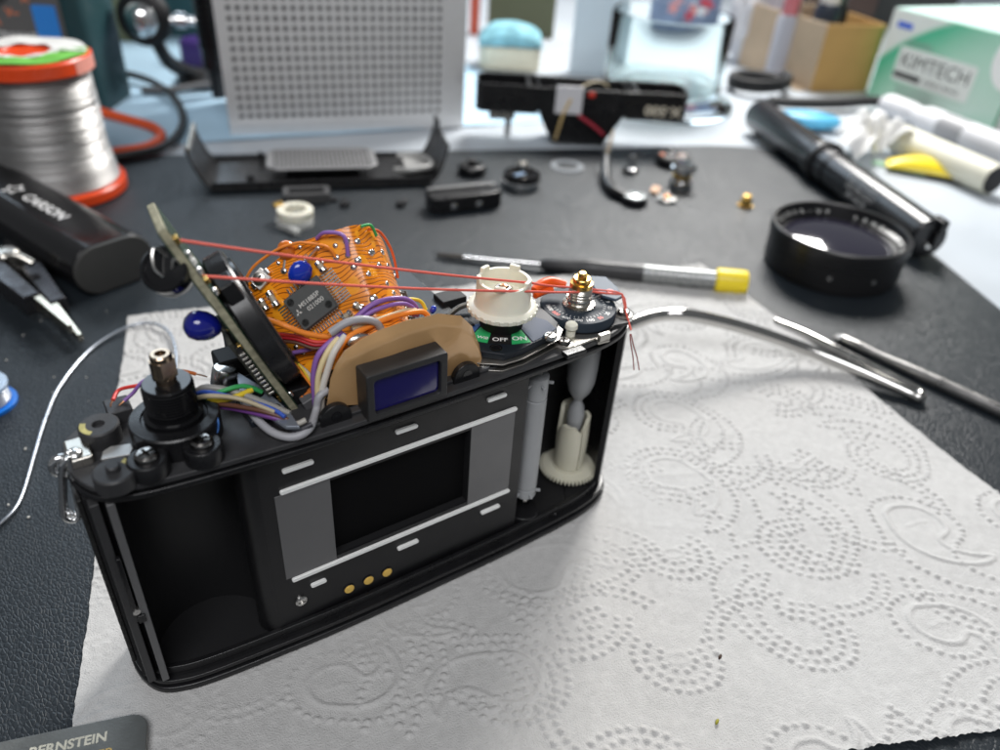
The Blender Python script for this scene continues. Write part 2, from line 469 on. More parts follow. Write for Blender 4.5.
MB().prism(inset(OUT, 2.4), Z0+3.9, 5.4).build('floor_casting', blackm, CB, bev=0.3)
# sill along the front of the floor: the raised lip in front of the film chambers
fr = [q for q in OUT if q[1] < 6]
def strip(pts, w, z0, z1, name, m, bev=0.25, par=CB):
    mb = MB(); n = len(pts); ins = []
    P = [Vector((a, b, 0)) for a, b in pts]
    for i in range(n):
        e = (P[min(i+1, n-1)]-P[max(i-1, 0)]).normalized(); ins.append((P[i].x-e.y*w, P[i].y+e.x*w))
    mb.prism(list(pts)+ins[::-1], z0, z1); return mb.build(name, m, par, bev=bev)
def outl(x0, x1):   # the front edge between two x, inset a little
    return [q for q in inset(OUT, 2.2) if x0 <= q[0] <= x1 and q[1] < 8]
st = sorted(outl(-61, 70)); sill = strip(st, 1.3, 5.3, 7.3, 'front_sill', black, 0.3)
# end walls
def endwall(side, name):
    I = inset(OUT, 1.6)
    if side > 0: P = [q for q in I if q[0] > 66.0 and q[1] > 0.8]
    else: P = [q for q in I if q[0] < -59.5 and q[1] > 0.5]
    P.sort(key=lambda q: q[1])
    if side < 0: P = P[::-1]
    return strip(P, 1.6, 5.3, 61, name, black, 0.2)
endwall(1, 'end_wall'); endwall(-1, 'end_wall')
MB().box((5, 20.6, 33), (132, 1.6, 56)).build('inner_wall', blackm, CB)
# cassette chamber: a hollow half cylinder behind the left opening
def chamber(u, v):
    a = math.radians(-5+185*u); return (-46.6+13.4*math.cos(a), 6.8+12.4*math.sin(a), 5.4+55.4*v)
MB().sheet(chamber, 24, 2, 0.6).build('film_chamber', mat('chamber_black', (0.011, 0.011, 0.012), 0.42, bump=.08, bscale=4000), CB)
# latch side strips at the left end
mb = MB().box((-59.6, 2.2, 33), (1.5, 2.6, 55)); mb.build('door_rail', satin, CB, bev=0.25)
lr = MB().box((-62.2, 3.4, 33), (1.7, 2.6, 55)).build('latch_rail', mat('latch_grey', (0.05, .05, .052), .4, metal=.3), CB, bev=0.25)
MB().box((-61.2, 1.5, 37), (0.9, 1.2, 19)).build('latch_slot', blackg, lr, bev=0.2)
MB().box((-61.6, 6.6, 33), (4.2, 4.2, 55)).build('door_jamb', blackm, CB)
MB().cyl((-61.0, 0.7, 30.6), (-61.0, 2.2, 30.6), 0.75).build('latch_pin', steel, lr)
MB().box((-60.4, 0.8, 28.4), (1.5, 0.8, 2.2)).build('latch_tooth', blackg, lr, bev=0.2)
MB().box((-64.3, 10.5, 34), (1.0, 8, 50)).build('side_leather', mat('leatherette', (.011, .011, .011), .55, bump=.8, bscale=1400), CB, bev=0.3)
# ------------------------------------------------ film gate
gate = MB()
gx0, gx1, gz0, gz1 = -33.2, 34.2, 6.6, 60.8
cz = 36
gate.box(((gx0-18)/2, 6, (gz0+gz1)/2), (-18-gx0, 12, gz1-gz0))
gate.box(((gx1+18)/2, 6, (gz0+gz1)/2), (gx1-18, 12, gz1-gz0))
gate.box((0, 6, (gz1+cz+12)/2), (36.0, 12, gz1-cz-12))
gate.box((0, 6, (gz0+cz-12)/2), (36.0, 12, cz-12-gz0))
G = gate.build('film_gate', mat('gate_black', (0.007, 0.007, 0.008), 0.36, rvar=.06, bump=.06, bscale=5000), CB)
MB().box((0, 2.6, cz), (36.4, 0.6, 24.4)).build('shutter_curtain', velvet, G)
for z in (cz+12.2, cz-12.2):
    MB().box((0, 1.3, z), (36, 1.9, .5)).build('gate_baffle', blackm, G)
for x in (18.1, -18.1):
    MB().box((x, 1.3, cz), (.5, 1.9, 24)).build('gate_baffle', blackm, G)
MB().lathe([(4, 0), (4, 54)], 24, Matrix.Translation((gx0+0.2, 4.0, gz0))).build('gate_corner', MATS['gate_black'], G)
for x0, x1 in ((-30.4, -18.05), (18.05, 30.8)):
    MB().box(((x0+x1)/2, -0.05, cz), (x1-x0, 0.3, 26.0)).build('film_track', satin, G, bev=0.12)
for z in (cz+13.9, cz-13.75):
    mb = MB(); ol = [(q[0], q[1]) for q in rrect(60.2, 1.05, .5, 4)]
    mb.prism(ol, 0, 0.75, Matrix.Translation((0.9, 0.02, z)) @ Matrix.Rotation(math.pi/2, 4, 'X')).build('film_rail', railm, G, bev=0.12)
k = 380/983.
def Zm(x, y): return (260+x*k, 370+y*k)
for a, b in (((58, 264), (140, 240)), ((352, 163), (409, 146)), ((590, 79), (639, 66)), ((133, 560), (173, 546)), ((357, 464), (411, 444)), ((573, 371), (621, 353))):
    A = aty(*Zm(*a), -.7); B = aty(*Zm(*b), -.7)
    z = (A.z+B.z)/2
    mb = MB(); mb.prism(rrect(B.x-A.x, 1.05, .5, 4), 0, 0.8, Matrix.Translation(((A.x+B.x)/2, 0.02, z)) @ Matrix.Rotation(math.pi/2, 4, 'X'))
    mb.build('guide_pin', railm, G, bev=0.12)
for q in ((232, 568), (282, 545.5), (330, 525)):
    A = aty(*Zm(*q), -.4)
    c = MB().lathe([(1.55, -.2), (1.55, .25), (1.38, .25), (1.34, .05), (0.02, .05)], 24, Matrix.Translation((A.x, 0, A.z)) @ Matrix.Rotation(math.pi/2, 4, 'X')).build('contact_socket', black, G)
    MB().lathe([(1.3, 0), (1.3, .32), (1.15, .45), (.02, .5)], 24, Matrix.Translation((A.x, 0, A.z)) @ Matrix.Rotation(math.pi/2, 4, 'X')).build('gold_contact', gold, G)
def screw(M, r=1.5, par=CB, m=None, name='screw'):
    """pan head with a real cross recess"""
    mb = MB(); n = 32; h = .55*r
    rings = []
    prof = [(r, 0), (r, .35*h), (.93*r, .7*h), (.72*r, .95*h)]
    mb.lathe(prof, n, M, cap=False)
    # cross-shaped recess: top face ring to cross outline
    w, L = .14*r, .55*r
    cross = [(L, w), (w, w), (w, L), (-w, L), (-w, w), (-L, w), (-L, -w), (-w, -w), (-w, -L), (w, -L), (w, -w), (L, -w)]
    import bisect
    outer = circ(.72*r, 24)
    angc = [math.atan2(y, x) for x, y in cross]
    vs = [(x, y, .95*h) for x, y in outer]+[(x, y, h) for x, y in cross]+[(x, y, .3*h) for x, y in cross]
    fs = [(24+i, 24+(i+1) % 12, 36+(i+1) % 12, 36+i) for i in range(12)]
    fs.append(tuple(36+i for i in range(12)))
    # stitch outer (24) to cross (12): each cross vertex takes nearest outer pair
    near = [min(range(24), key=lambda i: (outer[i][0]-x)**2+(outer[i][1]-y)**2) for x, y in cross]
    for i in range(12):
        a, b = near[i], near[(i+1) % 12]; j = a
        while j != b:
            fs.append((j, (j+1) % 24, 24+i)); j = (j+1) % 24
        fs.append((24+i, b, 24+(i+1) % 12))
    mb.add(vs, fs, M)
    return mb.build(name, m or steel, par, smooth=30)
A = aty(*Zm(107, 598), -.4)
screw(Matrix.Translation((A.x, 0.0, A.z)) @ Matrix.Rotation(math.pi/2, 4, 'X'), 1.55, G, steel)
A = aty(559, 496, -2.0)
MB().lathe([(1.7, 0), (1.7, .4), (1.3, .4), (1.2, .15), (.5, .15), (.4, .3), (.02, .3)], 24, Matrix.Translation((A.x, -0.55, 6.0)) @ Matrix.Rotation(math.pi/2, 4, 'X')).build('sill_screw', black, CB)
# ------------------------------------------------ right chamber: guide roller and take-up spool
ro = MB().lathe([(2.2, 0), (3.0, .5), (3.0, 3.2), (2.75, 3.3), (2.75, 3.7), (3.05, 3.8), (3.05, 34), (2.8, 34.1), (2.8, 34.5), (3.0, 34.6), (3.0, 41), (2, 41.6)], 28,
                Matrix.Translation((39.3, 3.2, 14.0))).build('guide_roller', greypl, CB)
MB().cyl((39.3, 3.2, 12), (39.3, 3.2, 60.5), 1.3).build('roller_axle', steel, ro)
for z in (16.0, 53.2):
    for a in range(0, 360, 60):
        ca, sa = math.cos(math.radians(a)), math.sin(math.radians(a))
        MB().box((3.6, 0, 0), (1.3, .7, .7), Matrix.Translation((39.3, 3.2, z)) @ Matrix.Rotation(math.radians(a+20), 4, 'Z')).build('sprocket_tooth', greypl, ro, bev=.12)
MB().prism(circ(4.6, 24, (39.3, 3.4)), 5.4, 8.2).build('roller_seat', black, CB, bev=.3)
sx, sy = 62.2, 11.8
sp = MB().lathe([(1, 7.4), (7.9, 7.4), (7.9, 8.35), (4.9, 8.4), (4.8, 8.9), (2, 8.9)], 48, Matrix.Translation((sx, sy, 0))).build('take_up_spool', mat('spool_cream', (.60, .58, .47), .45, sss=.1, var=.05), CB)
teeth = MB()
for i in range(46):
    a = 2*math.pi*i/46
    teeth.box((8.25, 0, 7.85), (1.2, .52, .9), Matrix.Translation((sx, sy, 0)) @ Matrix.Rotation(a, 4, 'Z'))
tag(teeth.build('gear_teeth', MATS['spool_cream'], sp), kind='stuff')
# three curved leaves of the spool
for a0, a1, top in ((150, 262, 25.5), (268, 385, 27.5), (32, 144, 30.5)):
    def leaf(u, v, a0=a0, a1=a1, top=top):
        a = math.radians(a0+(a1-a0)*u); edge = top-3.5*max(0, (.25-u))/.25-2.0*max(0, u-.8)/.2
        r = 4.5+.25*math.sin(math.pi*v)
        return (sx+r*math.cos(a), sy+r*math.sin(a), 9.2+(edge-9.2)*v)
    MB().sheet(leaf, 18, 6, 1.1).build('spool_leaf', MATS['spool_cream'], sp, smooth=50)
co = MB().lathe([(1.6, 20.0), (2.4, 25), (2.6, 28), (2.1, 31), (1.3, 32.6), (1.2, 33.2), (1.8, 34.4), (3.2, 36.6), (4.1, 40), (4.3, 45), (4.3, 61)], 32, Matrix.Translation((sx, sy, 0))).build('spool_core', greypl, CB)
# ------------------------------------------------ top plate
TP0 = [(q[0] if q[0] < 50 else 50+(q[0]-50)*.86, q[1]) for q in OUT]
MB().prism(inset(TP0, .9), 60.4, 61.2).build('light_trap', blackm, CB)
MB().prism(TP0, 61.2, 62.5).build('top_flange', black, CB, bev=.35)
MB().prism(inset(TP0, 1.1), 62.5, 63.1).build('top_groove', blackm, CB)
tp = MB().prism(inset(TP0, 0.4), 63.1, 64.4).build('top_plate', topal, CB, bev=.35)
# long light-edged ledge in front of the finder
MB().box((2, 0.2, 64.8), (52, 2.2, .9)).build('finder_ledge', topal, CB, bev=.3)
MB().box((1, 27, 66.2), (48, 38, 4.2)).build('finder_base', black, CB, bev=.5)
MB().box((1, 34, 33), (50, 20, 64)).build('mirror_box', blackm, CB, bev=.6)
MB().box((-27.5, 13, 65.2), (8, 16, 1.8)).build('rewind_base', mat('blue_black', (0.012, 0.016, 0.024), .3), CB, bev=.4)
# ================================================================ everything mounted on the body's top
def wire(name, pts, r, col, par, rough=.4, n=8):
    m = mat('wire_%02x%02x%02x' % tuple(int(c*255) for c in col), col, rough, rvar=.08)
    return MB().tube(pts, r, n, k=5).build(name, m, par, smooth=60)
def yp(*L): return [aty(*q) for q in L]
def zp(*L): return [at(*q) for q in L]
ORANGE, RED, PURPLE, GREY, YELLOW, CREAM, BLUE, GREEN, BROWN = ((.85, .25, .03), (.65, .04, .03), (.27, .13, .42), (.36, .36, .38), (.80, .58, .04), (.72, .60, .38), (.03, .09, .45), (.04, .36, .10), (.12, .05, .03))
# ------------------------------------------------ finder prism wrapped in a flexible circuit
nl = Vector((-.612, -.612, .5)).normalized(); nr = Vector((.612, -.612, .5)).normalized()
R0 = Vector((-1.2, 9.6, 86.3)); E_ = Vector((0, .633, .774)).normalized(); DX = .79; DD = Vector((0, .474, -.387))
def fl(s, e, h=0.0):
    a = 3.2
    def pos(s):
        b_ = max(0.0, s-4.5)
        return R0 + E_*e + Vector((DX*s-.013*b_*b_, 0, 0)) + DD*math.sqrt(s*s+a*a) + Vector((0, .012*b_*b_, -.026*b_*b_))
    p_ = pos(s); t = (pos(s+.01)-pos(s-.01)).normalized()
    n = t.cross(E_).normalized()
    if n.z < 0: n = -n
    return p_ + n*h
def flM(s, e, h=0.0, rot=0.0):
    p_ = fl(s, e, h); x = (fl(s+.02, e, h)-fl(s-.02, e, h)).normalized()
    return frame(p_, x, E_) @ Matrix.Rotation(rot, 4, 'Z')
dl = Vector((-DX, DD.y, DD.z)); dr = Vector((DX, DD.y, DD.z))
def se(px, py, right=False):
    q = onp(px, py, R0, nr if right else nl) - R0
    return (q.dot(dr) if right else -q.dot(dl)), q.dot(E_)
def flex_material():
    m = mat('flex_circuit', (.62, .22, .012), .3, coat=.35)
    nt = m.node_tree; b = nt.nodes['Principled BSDF']; L = nt.links
    uv = nt.nodes.new('ShaderNodeUVMap'); uv.uv_map = 'flat'
    n = nt.nodes.new('ShaderNodeTexNoise'); n.inputs['Scale'].default_value = 0.13; n.inputs['Detail'].default_value = 0.3
    L.new(uv.outputs['UV'], n.inputs['Vector'])
    mu = nt.nodes.new('ShaderNodeMath'); mu.operation = 'MULTIPLY'; mu.inputs[1].default_value = 5
    L.new(n.outputs['Fac'], mu.inputs[0])
    sx_ = nt.nodes.new('ShaderNodeSeparateXYZ'); L.new(uv.outputs['UV'], sx_.inputs['Vector'])
    ad = nt.nodes.new('ShaderNodeMath'); ad.operation = 'MULTIPLY_ADD'; ad.inputs[1].default_value = 1.15
    L.new(sx_.outputs['Y'], ad.inputs[0]); L.new(mu.outputs[0], ad.inputs[2])
    fr_ = nt.nodes.new('ShaderNodeMath'); fr_.operation = 'FRACT'; L.new(ad.outputs[0], fr_.inputs[0])
    cr = nt.nodes.new('ShaderNodeValToRGB'); e = cr.color_ramp.elements
    e[0].position = .08; e[0].color = (.22, .045, .002, 1); e[1].position = .16; e[1].color = (.88, .27, .007, 1)
    c3 = e.new(.90); c3.color = (.88, .27, .007, 1); c4 = e.new(.97); c4.color = (.22, .045, .002, 1)
    L.new(fr_.outputs[0], cr.inputs['Fac'])
    # broad copper fields
    n2 = nt.nodes.new('ShaderNodeTexNoise'); n2.inputs['Scale'].default_value = 0.22; n2.inputs['Detail'].default_value = 0
    L.new(uv.outputs['UV'], n2.inputs['Vector'])
    st = nt.nodes.new('ShaderNodeMapRange'); st.inputs['From Min'].default_value = .58; st.inputs['From Max'].default_value = .60
    L.new(n2.outputs['Fac'], st.inputs['Value'])
    mx = nt.nodes.new('ShaderNodeMix'); mx.data_type = 'RGBA'; mx.inputs['B'].default_value = (.95, .36, .012, 1)
    L.new(st.outputs['Result'], mx.inputs['Factor']); L.new(cr.outputs['Color'], mx.inputs['A'])
    L.new(mx.outputs['Result'], b.inputs['Base Color'])
    bp = nt.nodes.new('ShaderNodeBump'); bp.inputs['Strength'].default_value = .5; bp.inputs['Distance'].default_value = .0002
    L.new(cr.outputs['Color'], bp.inputs['Height']); L.new(bp.outputs['Normal'], b.inputs['Normal'])
    return m
EMIN, EMAX, SL, SR = -13, 14.5, -27.5, 24
def emax(s):
    if s < -13: return EMAX-(-13-s)*.34
    if s > 6: return EMAX-(s-6)*.30
    return EMAX
def flexfn(u, v, off=0.0):
    s = SL+(SR-SL)*u; return fl(s, EMIN+(emax(s)-EMIN)*v, off)
prism_m = mat('prism_black', (.015, .015, .016), .4)
mb = MB()
nu = 30
pv = []; 
for off in (0,):
    mb.sheet(lambda u, v: flexfn(u, v, -0.5), nu, 4, 9.0)
PR = mb.build('finder_prism', prism_m, CB)
mb = MB().sheet(flexfn, 56, 20, .22)
FX = mb.build('flexible_circuit', flex_material(), CB, smooth=60)
uvl = FX.data.uv_layers.new(name='flat')
def inv_se(p_):
    q = p_/S - R0; return q.x/DX, q.dot(E_)
for lp in FX.data.loops:
    s_, e_ = inv_se(FX.data.vertices[lp.vertex_index].co); uvl.data[lp.index].uv = (s_, e_)
# main chip
chip_m = mat('chip_epoxy', (.085, .09, .088), .6, var=.12, vscale=900, bump=.25, bscale=5000)
c4_ = [se(*q) for q in ((288.2, 300.9), (318.6, 277.8), (337.8, 305.7), (308.1, 329.7))]
cs = sum(q[0] for q in c4_)/4; ce = sum(q[1] for q in c4_)/4
ax_u = Vector((c4_[1][0]-c4_[0][0]+c4_[2][0]-c4_[3][0], c4_[1][1]-c4_[0][1]+c4_[2][1]-c4_[3][1]))/2
ax_v = Vector((c4_[0][0]-c4_[3][0]+c4_[1][0]-c4_[2][0], c4_[0][1]-c4_[3][1]+c4_[1][1]-c4_[2][1]))/2
cu_, cv_ = ax_u.length*1.08, ax_v.length*1.08
rotc = math.atan2(ax_u.y, ax_u.x)
CM = flM(cs, ce, 0.0, rotc)
mb = MB()
b0 = rrect(cu_+.3, cv_+.3, .3, 2); b1 = rrect(cu_-.3, cv_-.3, .3, 2)
n_ = len(b0)
vs_ = [(x, y, .45) for x, y in b1]+[(x, y, 1.1) for x, y in b0]+[(x, y, 1.75) for x, y in b1]
fs_ = [tuple(range(n_))[::-1], tuple(range(2*n_, 3*n_))]+[(j*n_+i, j*n_+(i+1) % n_, (j+1)*n_+(i+1) % n_, (j+1)*n_+i) for j in (0, 1) for i in range(n_)]
CH = mb.add(vs_, fs_, CM).build('chip', chip_m, FX)
prt = mat('chip_print', (.62, .62, .58), .6)
text('chip_print', 'MS1885P', 1.35, prt, FX, CM @ Matrix.Translation((.35, .75, 1.77)), .01, stretch=1.05, bold=.012)
text('chip_print', '021000', 1.35, prt, FX, CM @ Matrix.Translation((1.0, -.75, 1.77)), .01, stretch=1.05, bold=.012)
mk = MB()
for a in (90, 210, 330):
    x, y = .42*math.cos(math.radians(a)), .42*math.sin(math.radians(a))
    u = Vector((math.cos(math.radians(a)), math.sin(math.radians(a)), 0)); w = Vector((-u.y, u.x, 0))
    mk.add([u*.02, u*.42+w*.24, u*.84, u*.42-w*.24], [(0, 1, 2, 3)], CM @ Matrix.Translation((-3.1, -.1, 1.78)))
mk.build('chip_mark', prt, FX)
dm = mat('chip_dimple', (.045, .047, .046), .35)
for x, y in ((-cu_/2+1.2, cv_/2-1.3), (cu_/2-1.3, -cv_/2+1.4), (-cu_/2+1.3, -cv_/2+1.3)):
    MB().lathe([(.85, 0), (.85, .02), (.72, .02), (.7, -.0), (.02, 0)], 20, CM @ Matrix.Translation((x, y, 1.755))).build('dimple', dm, FX)
def lead(M, L, w=.34):
    mb = MB(); t = .13
    pr = [(0, 1.05), (.35, 1.05), (.75, .18), (L, .12)]
    for sgn in (0,):
        vs = []
        for x, z in pr: vs += [(x, -w/2, z), (x, w/2, z), (x, w/2, z-t), (x, -w/2, z-t)]
        fs = [(0, 1, 2, 3), (12, 15, 14, 13)]
        for j in range(3):
            o = 4*j
            for i in range(4): fs.append((o+i, o+(i+1) % 4, o+4+(i+1) % 4, o+4+i))
        mb.add(vs, fs, M)
    return mb
tin = mat('lead_tin', (.74, .72, .68), .3, metal=1.0, rvar=.1)
def leads(n, side, L, span, par, CM=CM, hw=None, w=.34):
    """side: angle of the outward direction in chip axes"""
    src = None
    for i in range(n):
        t = (i-(n-1)/2)*span/(n-1)
        d_ = hw
        M = CM @ Matrix.Rotation(side, 4, 'Z') @ Matrix.Translation((d_-.05, t, .0))
        if src is None:
            src = lead(Matrix.Identity(4), L, w).build('chip_lead', tin, par)
            src.matrix_local = Matrix.Diagonal((1, 1, 1, 1)); o = src
        else:
            o = src.copy(); COL.objects.link(o)
        Ms = M.copy(); Ms.translation = Ms.translation*S
        o.matrix_local = Ms
leads(12, 0, 3.4, cv_-1.0, FX, hw=cu_/2)
leads(11, math.pi, 2.6, cv_-1.2, FX, hw=cu_/2)
leads(7, math.pi/2, 1.9, cu_*.62, FX, hw=cv_/2)
leads(13, -math.pi/2, 2.0, cu_-1.2, FX, hw=cv_/2)
# second package on the right flank
cs2, ce2 = se(420, 296, True)
CM2 = flM(cs2+1.2, ce2, 0, math.radians(4))
MB().prism(rrect(5, 10.5, .3, 2), .3, 1.7, CM2).build('chip', chip_m, FX, bev=.25)
leads(10, math.pi, 2.0, 9.2, FX, CM2, 2.5)
leads(10, 0, 1.6, 9.2, FX, CM2, 2.5)
# solder joints
blob = None
jl = [(se(*q), r) for q, r in (((284, 271), .8), ((293, 276), .55), ((318, 248), .6), ((306, 256), .55), ((337, 257), .75), ((336, 245), .6), ((303, 286), .5), ((322, 262), .6),
      ((250, 293), .6), ((262, 301), .8), ((258, 312), .7), ((347, 317), .7), ((296, 347), .6), ((303, 352), .7), ((286, 352), .6), ((349, 254), .7), ((355, 266), .75), ((300, 247), .5), ((278, 262), .5))]
jr = [(se(*q, True), r) for q, r in (((372, 252), .8), ((380, 265), .8), ((374, 251), .6), ((362, 257), .8), ((377, 297), 1.0), ((384, 250), .7), ((390, 263), .6), ((352, 236), .8), ((360, 239), .7), ((395, 292), .7), ((371, 272), .6), ((388, 283), .6), ((402, 268), .7))]
for (s_, e_), r in jl+jr:
    o = MB().ball((0, 0, 0), r, 8, (1, 1, .55)).build('solder_joint', solder, FX, smooth=80) if blob is None else blob.copy()
    if blob is None: blob = o; base_r = r
    else: COL.objects.link(o)
    M = flM(s_, min(e_, emax(s_)-.8), 0); Ms = M @ Matrix.Scale(r/base_r, 4); Ms.translation = M.translation*S
    o.matrix_local = Ms
# parts soldered to the flex
def bead(p0, p1, r, m, name, par, sq=1.0, prof=None):
    p0 = Vector(p0); p1 = Vector(p1); L = (p1-p0).length
    prof = prof or [(.02, 0), (.45, .05), (.8, .16), (1, .36), (1, .6), (.82, .82), (.5, .95), (.02, 1)]
    return MB().lathe([(a*r, b*L) for a, b in prof], 20, Matrix.Translation(p0) @ axes(p1-p0).to_4x4() @ Matrix.Diagonal((1, sq, 1, 1))).build(name, m, par, smooth=80)
capo = mat('capacitor_orange', (.62, .16, .015), .18, coat=.5)
capb = mat('capacitor_blue', (.008, .035, .42), .12, coat=.6, rvar=.03)
so, eo = se(288, 258)
ob = fl(so, eo, 2.2)
top = aty(285.5, 240, 27); bot = aty(288, 260.5, 25.5)
c = bead(bot, top, 2.0, capo, 'orange_capacitor', FX)
for q, e in (((284, 271), -.6), ((297, 266), .6)):
    MB().tube([bot+Vector((e, 0, .4)), fl(*se(*q), .3)], .28, 6).build('capacitor_lead', tin, FX)
bt = fl(*se(303, 279), 2.6); tp_ = fl(*se(311, 262), 3.0)
bead(bt-(tp_-bt)*.35, tp_, 2.5, capb, 'blue_capacitor', FX, .6)
for q in ((318, 248), (306, 255)):
    MB().tube([tp_, fl(*se(*q), .2)], .35, 6).build('capacitor_lead', tin, FX)
# trimmer, diodes, chip resistors
s_, e_ = se(262, 279)
M = flM(s_, e_, .2, .5)
T_ = MB().box((0, 0, .5), (3.6, 3.2, 1), M).build('trimmer', whitecer, FX, bev=.2)
MB().lathe([(1.35, 1.0), (1.35, 1.5), (1.1, 1.65), (.02, 1.65)], 20, M).build('trimmer_rotor', nickel, FX)
MB().box((0, 0, 1.68), (1.9, .35, .1), M).build('trimmer_slot', blackm, FX)
for x in (-2.1, 2.1): MB().box((x, 0, .5), (.9, 1.5, .9), M).build('trimmer_tab', solder, FX, bev=.2)
for (a, b) in (((270, 292), (279, 306)), ((319, 262), (326, 271)), ((345, 318), (353, 312)), ((356, 304), (364, 308)), ((262, 300), (268, 310))):
    A = fl(*se(*a), .8); B = fl(*se(*b), .8); m_ = (A+B)/2; L = (B-A).length
    r_ = MB().along(A, B, [(.75, 0), (.8, .1*L), (.8, .26*L), (.66, .28*L), (.66, .72*L), (.8, .74*L), (.8, .9*L), (.75, L)], 12).build('melf_resistor', mat('resistor_body', (.42, .36, .27), .4, var=.3), FX)
    for t0, t1 in ((0, .27), (.73, 1)):
        MB().cyl(A.lerp(B, t0), A.lerp(B, t1), .86).build('resistor_cap', solder, FX)
# ------------------------------------------------ wires over the flex
wire('jumper_wire', [fl(*se(243, 288), .4), fl(*se(256, 268), 1.5), fl(*se(280, 251), 2.0), fl(*se(300, 244), 2.0), fl(-10.5, 13.5, 2.0), fl(*se(330, 247), 1.5), fl(*se(337, 257), .4)], .3, ORANGE, CB)
wire('jumper_wire', [fl(-8.5, 14.0, .3), fl(-6.0, 14.3, 1.8), fl(-2.5, 12.5, 1.8), fl(-3.0, 8.5, .5)], .42, PURPLE, CB)
wire('jumper_wire', [fl(5, 13.4, .3), fl(8, 12.6, 1.2), fl(11.5, 9, 1.4), fl(14, 4, .6)], .3, (.75, .12, .03), CB)
wire('jumper_wire', [fl(2.5, 14, .3), fl(5, 14.0, 1.0), fl(7, 12, .5)], .35, GREEN, CB)
wire('lead_wire', yp((262, 318, 17), (283, 325, 12), (304, 333, 10), (329, 337, 8.5), (340, 334, 8)), .62, ORANGE, CB)
for dz, c_ in ((0, RED), (3, (.5, .02, .03)), (6.5, BROWN)):
    wire('lead_wire', yp((276, 334+dz, 15), (296, 336+dz, 12), (315, 342+dz, 9), (330, 341+dz*.5, 8)), .42, c_, CB)
wire('lead_wire', yp((292, 353, 14), (310, 349, 11), (326, 343, 9), (337, 336, 8)), .5, PURPLE, CB)
wire('lead_wire', yp((355.6, 318, 9), (371.6, 305, 9), (391, 298.6, 9), (407, 299.5, 9.5), (416, 307, 10), (417, 316, 10)), .55, PURPLE, CB)
wire('lead_wire', yp((352, 330, 8.4), (367, 314.5, 8.2), (384, 307, 8), (402, 303.5, 8.4), (413, 308, 9), (414, 316, 9)), .5, PURPLE, CB)
wire('lead_wire', yp((330, 333, 6.8), (346, 323, 6.5), (362, 319.5, 6.3), (375, 322, 6.3), (381, 329, 6.4)), .85, GREY, CB)
wire('lead_wire', yp((334, 358, 5.4), (347, 338.5, 5.6), (370, 326, 6.6), (394, 316.5, 7.2), (420, 311.5, 8), (428, 316, 8)), .62, ORANGE, CB)
wire('lead_wire', yp((350, 326, 9), (357, 316, 10), (372, 303.5, 10.5), (392, 300, 11), (418, 300, 12), (426, 310, 11)), .42, YELLOW, CB)
wire('lead_wire', yp((352, 329, 7.2), (378, 319.5, 7.4), (410, 309.5, 8.6), (418, 313, 8.6)), .5, CREAM, CB)
wire('lead_wire', yp((341, 331, 7.5), (336, 337, 7.0), (319, 354, 6.2), (313.6, 374.6, 6.0), (314.5, 397, 5.6), (316, 412, 5.4)), .62, PURPLE, CB)
wire('lead_wire', yp((338, 338, 6.6), (329.5, 348.5, 5.4), (322, 363.5, 4.8), (317.5, 382, 4.6), (318, 410, 4.4)), .6, (.78, .64, .36), CB)
wire('lead_wire', yp((345, 336, 6.2), (334, 352, 4.6), (327, 372, 4.2), (322, 392, 4.0), (321, 412, 4)), .75, (.66, .63, .58), CB)
wire('lead_wire', yp((328, 390, 3.6), (319, 397, 3.2), (316, 411, 2.4))+zp((309, 429, 66.2), (293, 437, 65.6), (274, 433, 65.8), (257, 419, 66.5), (246, 403, 67.5)), .85, GREY, CB)
wire('lead_wire', zp((312, 424, 67.5), (298, 430, 66.6), (282, 426, 66.6), (270, 416, 67.2)), .5, (.04, .04, .05), CB)
wire('lead_wire', zp((306, 420, 68), (296, 424, 67.4), (284, 420, 67.6), (276, 410, 69)), .6, (.42, .40, .36), CB)
wire('lead_wire', yp((322, 398, 4.8), (322, 412, 4.8), (324, 422, 5)), .5, BLUE, CB)
rw_ = random.Random(21)
for i in range(9):          # thin leads that fan out below the chip
    x0 = 286+i*4.5; c_ = (ORANGE, YELLOW, CREAM, (.7, .7, .7), (.15, .4, .35))[i % 5]
    wire('fan_wire', yp((x0-6, 352+i*3, 13.5), (x0+2, 356+i*3.5, 11), (x0+12+rw_.uniform(-2, 2), 366+i*4, 8), (316+i*.6, 392+i*2.5, 5.6)), .26, c_, CB)
bead(aty(333, 349, 7.4), aty(345, 333, 7.0), 1.5, capb, 'blue_capacitor', CB)
bead(aty(366, 317, 9.5), aty(379, 313, 9.5), 1.4, capb, 'blue_capacitor', CB)
bead(aty(436, 311, 12), aty(430, 308, 13), 1.0, capb, 'blue_capacitor', CB)
MB().along(aty(306, 417, 7), aty(311, 404, 7), [(1.0, 0), (1.4, .3), (1.0, .8), (1.4, 1.3), (1.0, 1.8), (1.4, 2.3), (1.0, 2.9)], 14).build('yellow_sleeve', mat('sleeve_yellow', YELLOW, .4), CB)
MB().along(aty(302, 400, 8), aty(310, 392, 8), [(.9, 0), (.9, .8), (.7, .9), (.7, 2.2), (.9, 2.3), (.9, 3.2)], 12).build('diode', mat('diode_glass', (.55, .16, .03), .1, coat=.5), CB)
# rosin-white blob on the foil corner
MB().ball(aty(358, 340, 5.4), 1.8, 8, (1.5, .7, .9)).build('solder_lump', solder, CB, smooth=80)
